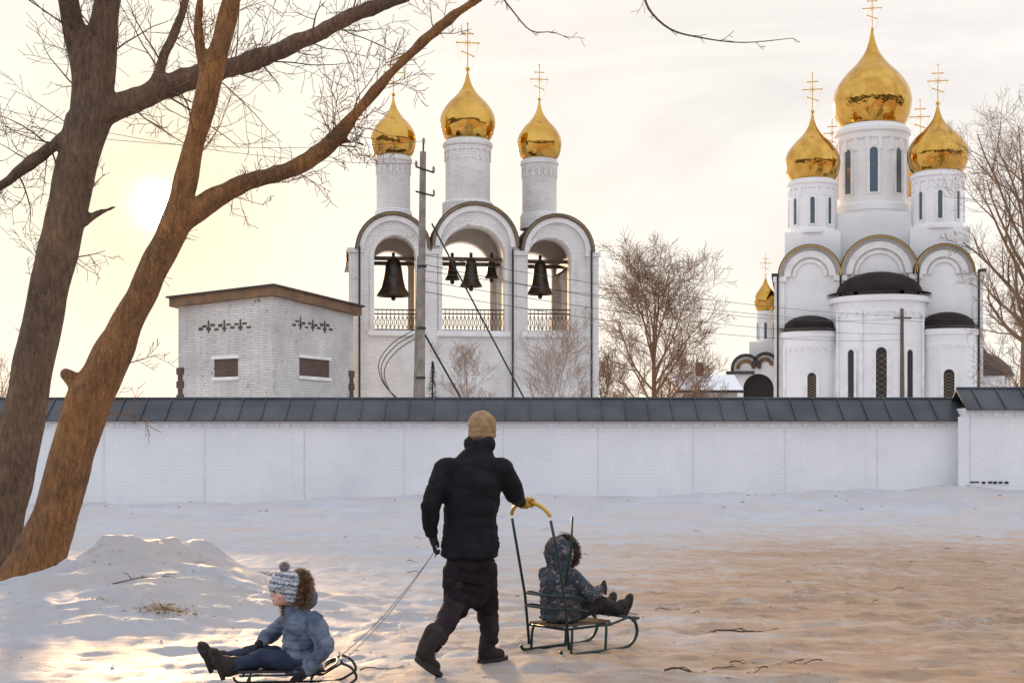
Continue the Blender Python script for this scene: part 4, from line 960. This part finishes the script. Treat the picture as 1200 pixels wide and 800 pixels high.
def boot(root,an,heel,toe,s=1.0,mat='boot',shaft=.13):
    an=V(an);heel=V(heel);toe=V(toe); d_=(toe-heel).normalized()
    sh=(an-heel).normalized()
    pr=[('c',an+sh*shaft*.5*s,an,.062*s,.056*s),('c',an,heel+sh*.045*s,.055*s,.045*s),('c',heel+sh*.045*s,toe+V((0,0,.035*s))-d_*.03*s,.047*s,.04*s),('c',heel+sh*.07*s+d_*.03,toe+V((0,0,.04*s))-d_*.08*s,.05*s,.038*s)]
    bt=blob('boot',pr,.009*max(s,.8),M[mat],root,3,.003,20)
    n_=(sh-d_*sh.dot(d_)).normalized(); w_=d_.cross(n_); m=MB(); ring=[]
    Lf=(toe-heel).length
    for t in range(20):
        a=2*math.pi*t/20; u=math.cos(a)*(Lf/2+.045*s); v_=math.sin(a)*(.046*s if math.cos(a)>0 else .038*s); ring.append((u,v_))
    cc=(heel+toe)/2; b0=len(m.v)
    for z in (-.008*s,.020*s):
        for u,v_ in ring: m.v.append(cc+d_*u+w_*v_+n_*z)
    m.f.append([b0+i for i in range(20)]); m.f.append([b0+i for i in range(20,40)])
    for i in range(20): j=(i+1)%20; m.f.append([i,j,20+j,20+i])
    m.build('sole',M['sole'],bt); return bt
toeL=V(((512-600)/F*9.15,9.16,.015)); toeL.z+=gz(toeL.x,toeL.y); heelL=V(((492-600)/F*9.05,9.0,.125))
anL2=heelL+V((.045,.04,.09))
boot(root,anL2,heelL,toeL,1.05,shaft=.20)
hx=(566-600)/F*9.6; heelR=V((hx,9.60,.012)); toeR=V((hx+.13,9.72,.012)); gg=max(gz(hx,9.6),gz(hx+.13,9.72)); heelR.z+=gg; toeR.z+=gg
boot(root,heelR+V((.025,.02,.11)),heelR,toeR,1.05,shaft=.20)
hb=[('e',hd+V((0,0,.028)),(.098,.112,.098),yaw),('t',[(hd+V((0,-.0,-.045)),.097,.110),(hd+V((0,0,.02)),.10,.114)],yaw)]
blob('hat',hb,.009,M['hat'],root,3,.004,22)
blob('hair',[('e',hd+RZ@V((0,-.03,-.065)),(.084,.078,.045),yaw)],.01,M['hair'],root,2,.003,40)
bu=(SR(0,1,0)-SR(0,0,0))
blob('glove',grip(hR,bu,wrR-hR,1.1)+[('c',wrR+(elR-wrR)*.12,hR+(wrR-hR).normalized()*.05,.036,.03)],.0055,M['glovey'],root,2)
hc=hL; pr=[('c',wrL+V((0,0,-.0)),hc+V((0,0,.01)),.032,.03),('e',hc,(.024,.04,.045),0)]
for i in range(4):
    b0=hc+V((.002,(i-1.5)*.021,-.032)); ln=(.030,.036,.033,.026)[i]; k1=b0+V((.004,0,-ln)); k2=k1+V((.016,0,-ln*.55)); k3=k2+V((.016,0,ln*.15))
    pr+=[('c',b0,k1,.0105,.0098),('c',k1,k2,.0098,.009),('c',k2,k3,.009,.0085)]
pr+=[('c',hc+V((.01,.03,.01)),hc+V((.028,.035,-.022)),.012,.011),('c',hc+V((.028,.035,-.022)),hc+V((.032,.015,-.042)),.0105,.0095)]
blob('glove',pr,.0055,M['gloved'],root,2)
handL=hc+V((.022,0,-.05))
m=MB()
for sg,n_ in ((-1,0),(1,1)):
    e=SL(.61,sg*.16,.175); pts=[]
    for k in range(17): t=k/16; pts.append(handL.lerp(e,t)-V((0,0,.05*4*t*(1-t))))
    m.tube(pts,.0028,5)
m.tube([handL+V((0,0,.02)),handL+V((-.01,-.01,-.06))],.005,5)
tag(m.build('tow_rope',M['rope']),'thin doubled tow rope running from the adult left hand to the low sled','rope')

# ---------------------------------------------------------------- hooded child on the right
S=SR; root=thing('person','small child in patterned jacket and fur trimmed hood sitting on the push sled','person',S(.15,0,.21))
yw=math.atan2(fR.y,fR.x)-math.pi/2
pv=S(.14,0,.31); ch=S(.11,0,.50); nk=S(.12,0,.60); hd=S(.13,0,.705)
def J(a,b,c): return S(a,b,c)
sR_=J(.12,.13,.545); sL_=J(.12,-.13,.545); eR=J(.24,.19,.42); hRr=J(.42,.13,.44); eL=J(.24,-.19,.43); hLl=J(.42,-.12,.42)
wR=hRr-(hRr-eR).normalized()*.05; wL=hLl-(hLl-eL).normalized()*.05
bd=[('t',[(pv,.10,.08),(ch,.10,.08),(nk,.05,.05)],yw),('e',hd,(.075,.085,.092),yw),('c',nk,hd,.04,.04),('c',sR_,eR,.035,.03),('c',eR,wR,.03,.02),('c',sL_,eL,.035,.03),('c',eL,wL,.03,.02)]
for sg in (-1,1): bd+=[('c',J(.17,sg*.07,.28),J(.45,sg*.09,.33),.055,.045),('c',J(.45,sg*.09,.33),J(.68,sg*.08,.24),.045,.03)]
bd+=[('e',hd+fR*.085,(.012,.018,.014),yw),('e',hd+fR*.05-V((0,0,.05)),(.035,.04,.025),yw)]
blob('body',bd,.011,M['skin'],root,3)
for sg in (-1,1):
    q=hd+fR*.078+(S(0,1,0)-S(0,0,0))*sg*.03+V((0,0,.008)); m=MB(); m.ball(q,.010,6); m.build('eye',M['eye'],root,True,True)
jk=[('t',[(J(.13,0,.25),.172,.145),(pv,.172,.148),(J(.12,0,.42),.165,.138),(ch+V((0,0,.02)),.155,.122),(nk+V((0,0,-.02)),.10,.095)],yw),('c',sR_,eR,.068,.060),('c',eR,wR,.056,.044),('c',sL_,eL,.068,.060),('c',eL,wL,.056,.044)]
blob('jacket',jk,.009,M['camo'],root,4,.004,12,fold=(.008,9))
hdp=[('e',hd-fR*.02+V((0,0,.01)),(.110,.110,.122),yw),('t',[(nk+V((0,0,-.01)),.10,.095),(nk+V((0,0,.04)),.105,.10)],yw)]
blob('hood',hdp,.01,M['camo'],root,4,.004,16,fold=(.006,12))
fur('fur_trim',hd+fR*.068+V((0,0,.012)),fR+V((0,0,.1)),.095,.018,2600,.034,M['furd'],root,5)
tr=[]
for sg in (-1,1): tr+=[('c',J(.17,sg*.07,.28),J(.45,sg*.09,.335),.074,.062),('c',J(.45,sg*.09,.335),J(.66,sg*.08,.26),.060,.052)]
blob('trousers',tr,.01,M['gloved'],root,4,.004,14,fold=(.007,10))
for sg in (-1,1): boot(root,J(.69,sg*.08,.27),J(.715,sg*.08,.235),J(.765,sg*.085,.345),.8,shaft=.08)
m=MB(); m.tube([S(.66,-.205,.20),S(.735,-.2,.215),S(.735,.2,.215),S(.66,.205,.20)],.010,6)
m.build('foot_rest',M['sledm'],rs,True,True)
def smallhand(h,w_,bend,sd,s=.68):
    d_=(h-w_).normalized(); bend=V(bend).normalized(); sd=V(sd).normalized(); pr=[('c',w_,h,.028*s*1.1,.032*s),('m',h,(.03*s,.03*s,.04*s),None)]
    for i in range(4):
        b0=h+sd*(i-1.5)*.021*s+d_*.025*s; ln=(.032,.037,.034,.027)[i]*s; k1=b0+d_*ln; k2=k1+(d_*.6+bend*.8).normalized()*ln*.8
        pr+=[('c',b0,k1,.0115*s,.0105*s),('c',k1,k2,.0105*s,.0095*s)]
    pr+=[('c',h+sd*-.025*s,h-sd*.05*s+d_*.03*s,.0125*s,.011*s),('c',h-sd*.05*s+d_*.03*s,h-sd*.048*s+d_*.055*s,.011*s,.010*s)]
    return pr
lt=(S(0,1,0)-S(0,0,0))
blob('glove',smallhand(hRr,wR,V((0,0,-1)),V((0,0,-1)),.95),.0055,M['gloved'],root,2)
blob('glove',smallhand(hLl,wL,V((0,0,-1)),lt,.95),.0055,M['gloved'],root,2)

# ---------------------------------------------------------------- child on the left
root=thing('person','small child in grey patterned pompom hat and grey-blue jacket sitting on the low tow sled','person',P(345,785,8.72))
e=V((-1,-.12,0)).normalized()
def K(px,py,off=0): return P(px,py,8.72-off)
pv=K(354,766); ch=K(354,734); nk=K(349,712); hd=K(334,691,.0)
yw=math.atan2(e.y,e.x)-math.pi/2
sN=K(368,727,.12); sF=K(342,724,-.12); eN=K(382,757,.18); hN=K(356,788,.17); eF=K(316,743,-.16); hF=K(303,756,-.05)
wN=hN+(eN-hN).normalized()*.035; wF=hF+(eF-hF).normalized()*.035
fd=V((-.82,-.55,-.14)).normalized(); fs=V((fd.y,-fd.x,0)).normalized(); fu=fd.cross(fs).normalized()
if fu.z<0: fu=-fu
rotF=Matrix((fs,fd,fu)).transposed()
G_=1.12
def H(a,b,c): return hd+(fs*a+fd*b+fu*c)*G_
def E(a,b,c,r): return ('m',H(a,b,c),tuple(q*G_ for q in r),rotF)
bd=[('t',[(pv,.095,.08),(ch,.10,.08),(nk,.05,.05)],yw),('c',nk,hd,.04,.04),E(0,0,0,(.074,.080,.088)),E(0,.035,-.045,(.048,.045,.035)),
 E(.032,.048,-.022,(.026,.022,.024)),E(-.032,.048,-.022,(.026,.022,.024)),E(0,.084,-.008,(.0105,.014,.012)),E(0,.074,.01,(.008,.012,.02)),
 E(0,.070,-.038,(.018,.012,.009)),E(0,.066,-.062,(.018,.016,.014)),E(.076,0,-.01,(.01,.018,.024)),E(-.076,0,-.01,(.01,.018,.024)),
 ('c',sN,eN,.035,.03),('c',eN,wN,.03,.02),('c',sF,eF,.035,.03),('c',eF,wF,.03,.02)]
for o_,(kx,ky),(ax,ay) in ((.075,(308,772),(268,782)),(-.075,(303,766),(256,775))):
    bd+=[('c',K(350,775,o_),K(kx,ky,o_),.05,.042),('c',K(kx,ky,o_),K(ax,ay,o_),.042,.03)]
blob('body',bd,.0065,M['skin'],root,2)
for a in (.029,-.029):
    m=MB(); m.ball(H(a,.066,.006),.0112,6); ey=m.build('eye',M['white'],root,True,True)
    m=MB(); m.ball(H(a,.072,.005),.0078,6); m.build('iris',M['eye'],ey,True,True)
    blob('eyebrow',[('c',H(a-.012,.0705,.022),H(a+.012,.0705,.022),.0032,.0032)],.003,M['hair'],root,1)
blob('mouth',[E(0,.079,-.040,(.013,.005,.0045))],.003,M['lip'],root,1)
for a in (.04,-.04):
    blob('cheek_flush',[E(a,.0555,-.024,(.015,.013,.014))],.004,M['cheek'],root,1)
hp=[E(0,-.010,.030,(.092,.098,.080)),E(0,.012,.032,(.084,.086,.030)),E(.070,-.005,-.02,(.022,.048,.056)),E(-.070,-.005,-.02,(.022,.048,.056)),E(0,-.05,-.02,(.078,.05,.06))]
blob('hat',hp,.006,M['stripe'],root,3,.002,30)
random.seed(9); m=MB(); pc=H(0,-.015,.126); m.ball(pc,.024,8)
for k in range(900):
    d_=rv(); sdv=d_.cross(rv()).normalized()*.0025; m.poly([pc+d_*.016-sdv,pc+d_*.016+sdv,pc+d_*random.uniform(.030,.042)])
m.build('pompom',M['pom'],root)
jk=[('t',[(K(355,784),.150,.128),(pv,.158,.136),(K(355,750),.158,.135),(ch,.152,.126),(K(353,722),.130,.108),(nk,.09,.085)],yw),('c',sN,eN,.068,.062),('c',eN,wN,.060,.045),('c',sF,eF,.068,.060),('c',eF,wF,.058,.044)]
blob('jacket',jk,.008,M['bluejkt'],root,4,.004,11,fold=(.010,9))
blob('hood',[('m',H(0,-.11,-.055),(.12,.075,.095),rotF)],.009,M['bluejkt'],root,3,.004,14,fold=(.006,10))
fur('fur_trim',H(0,-.066,-.034),fd*.9+V((0,0,.40)),.112,.028,4800,.046,M['fur'],root,6)
tr=[]
for o_,(kx,ky),(ax,ay) in ((.08,(308,770),(272,781)),(-.08,(303,764),(260,774))):
    tr+=[('c',K(352,776,o_),K(kx,ky,o_),.077,.065),('c',K(kx,ky,o_),K(ax,ay,o_),.063,.052)]
blob('trousers',tr,.009,M['navy'],root,4,.004,12,fold=(.008,9))
for o_,(ax,ay) in ((.08,(268,783)),(-.08,(254,775))):
    a_=K(ax,ay,o_); boot(root,a_,a_+V((-.05,-.01,-.03)),a_+V((-.095,-.01,.085)),.95,shaft=.08)
blob('glove',smallhand(hN,wN,V((-.3,1,0)),V((1,0,.2)),.95),.0055,M['gloved'],root,2)
blob('glove',smallhand(hF,wF,V((0,0,-1)),V((0,-1,0)),.95),.0055,M['gloved'],root,2)

# ---------------------------------------------------------------- small things on the ground
def gp(px,py):
    D=CH*F/(py-HZ); x=(px-600)/F*D; return V((x,D,gz(x,D)))
random.seed(13)
def stick(px,py,ln,ang,lab=None,kids=0,r=.006,grp=True):
    p=gp(px,py); m=MB(); d_=V((math.cos(ang),math.sin(ang),0)); pts=[]; q=p.copy()
    for k in range(7):
        d_=(d_+V((random.gauss(0,.16),random.gauss(0,.16),0))).normalized(); q=q+d_*(ln/6); pts.append(V((q.x,q.y,gz(q.x,q.y)+.010+.012*math.sin(k))))
    m.tube(pts,[r*(1-.1*k) for k in range(7)],5)
    for j in range(kids):
        b=pts[random.randint(1,5)]; dd=(d_+V((random.gauss(0,.8),random.gauss(0,.8),.25))).normalized(); m.tube([b,b+dd*ln*.15,b+(dd+V((0,0,-.3)))*ln*.3],[r*.6,r*.5,r*.3],4)
    o=m.build('fallen_twig',M['bark'])
    if lab: tag(o,lab,'twig')
    else: tag(o,'short thin dark twig lying on the snowy road','twig','twigs scattered on the snowy road')
stick(812,740,.62,.1,'branching fallen twig on the road right of the push sled',4,.009)
stick(120,722,.5,.4,'forked twig lying on the snow heap left of the pompom-hat child',4,.007)
stick(290,690,.45,1.2,'curved thin twig sticking in snow above the pompom-hat child',3,.006)
stick(770,790,.28,-.4,'thick short twig at the bottom edge right of the push sled',1,.009)
for k in range(38):
    px=random.uniform(330,1190); py=random.uniform(612,798)
    if 470<px<760 and py>730: continue
    stick(px,py,random.uniform(.08,.32),random.uniform(-.6,.9)+(math.pi if random.random()<.5 else 0),None,random.choice((0,0,1)),.005)
M['clod']=pm('snow_clods',(.50,.44,.42),(.30,.22,.18),9,.95,bump=.5,bscale=25,spec=.1)
m=MB(); random.seed(17)
def clod(p,r):
    b=len(m.v); n=6; ph=random.random()*9
    for i,(rr,zz) in enumerate(((1,-.3),(1.05,.1),(.7,.5),(.1,.65))):
        for k in range(n):
            a=6.283*k/n+ph; q=r*rr*random.uniform(.75,1.2); m.v.append(p+V((q*math.cos(a),q*math.sin(a),r*zz*.75)))
    for i in range(3):
        for k in range(n): k2=(k+1)%n; m.f.append([b+i*n+k,b+i*n+k2,b+(i+1)*n+k2,b+(i+1)*n+k])
    m.f.append([b+3*n+k for k in range(n)])
for k in range(620):
    if k<140: px=random.gauss(190,80); py=random.gauss(715,35); 
    else: px=random.uniform(300,1200); py=616+184*random.random()**1.3
    if py<612 or py>830: continue
    p=gp(px,py); clod(p,random.uniform(.004,.013))
for k in range(40):
    x=random.uniform(-9,12); y=random.uniform(28.5,30.6); clod(V((x,y,gz(x,y))),random.uniform(.02,.045))
tag(m.build('snow_clods',M['clod'],None,True,True),'small brownish clods of ice and dirt scattered over the snow','clods',kind='stuff')
M['straw']=pm('dry_grass',(.45,.30,.16),(.25,.16,.09),15,.9)
def tuft(px,py,w_,h_,n,lab,seed):
    random.seed(seed); D=CH*F/(py-HZ); x0=(px-600)/F*D; m=MB()
    for k in range(n):
        x=x0+random.gauss(0,w_*.4); y=D+random.gauss(0,w_*.3); z=gz(x,y)-.01; b=V((x,y,z)); d_=V((random.gauss(0,.9),random.gauss(0,.7),random.uniform(.1,.8))).normalized(); l_=h_*random.uniform(.4,1.2)
        sd_=V((.002,0,0)) if random.random()<.5 else V((0,.002,0)); mid=b+d_*l_*.6; e_=b+d_*l_+V((random.gauss(0,.02),0,-l_*.25)); m.poly([b-sd_,b+sd_,mid+sd_*.7,e_,mid-sd_*.7])
    tag(m.build('dry_grass',M['straw']),lab,'dry grass',kind='stuff')
tuft(195,738,.26,.08,900,'flattened dry brown grass clump below the snow heap',1)
tuft(155,690,.40,.06,260,'sparse dry grass stalks on top of the snow heap',2)
tuft(115,735,.12,.05,160,'small dry grass patch on the left snow slope',3)
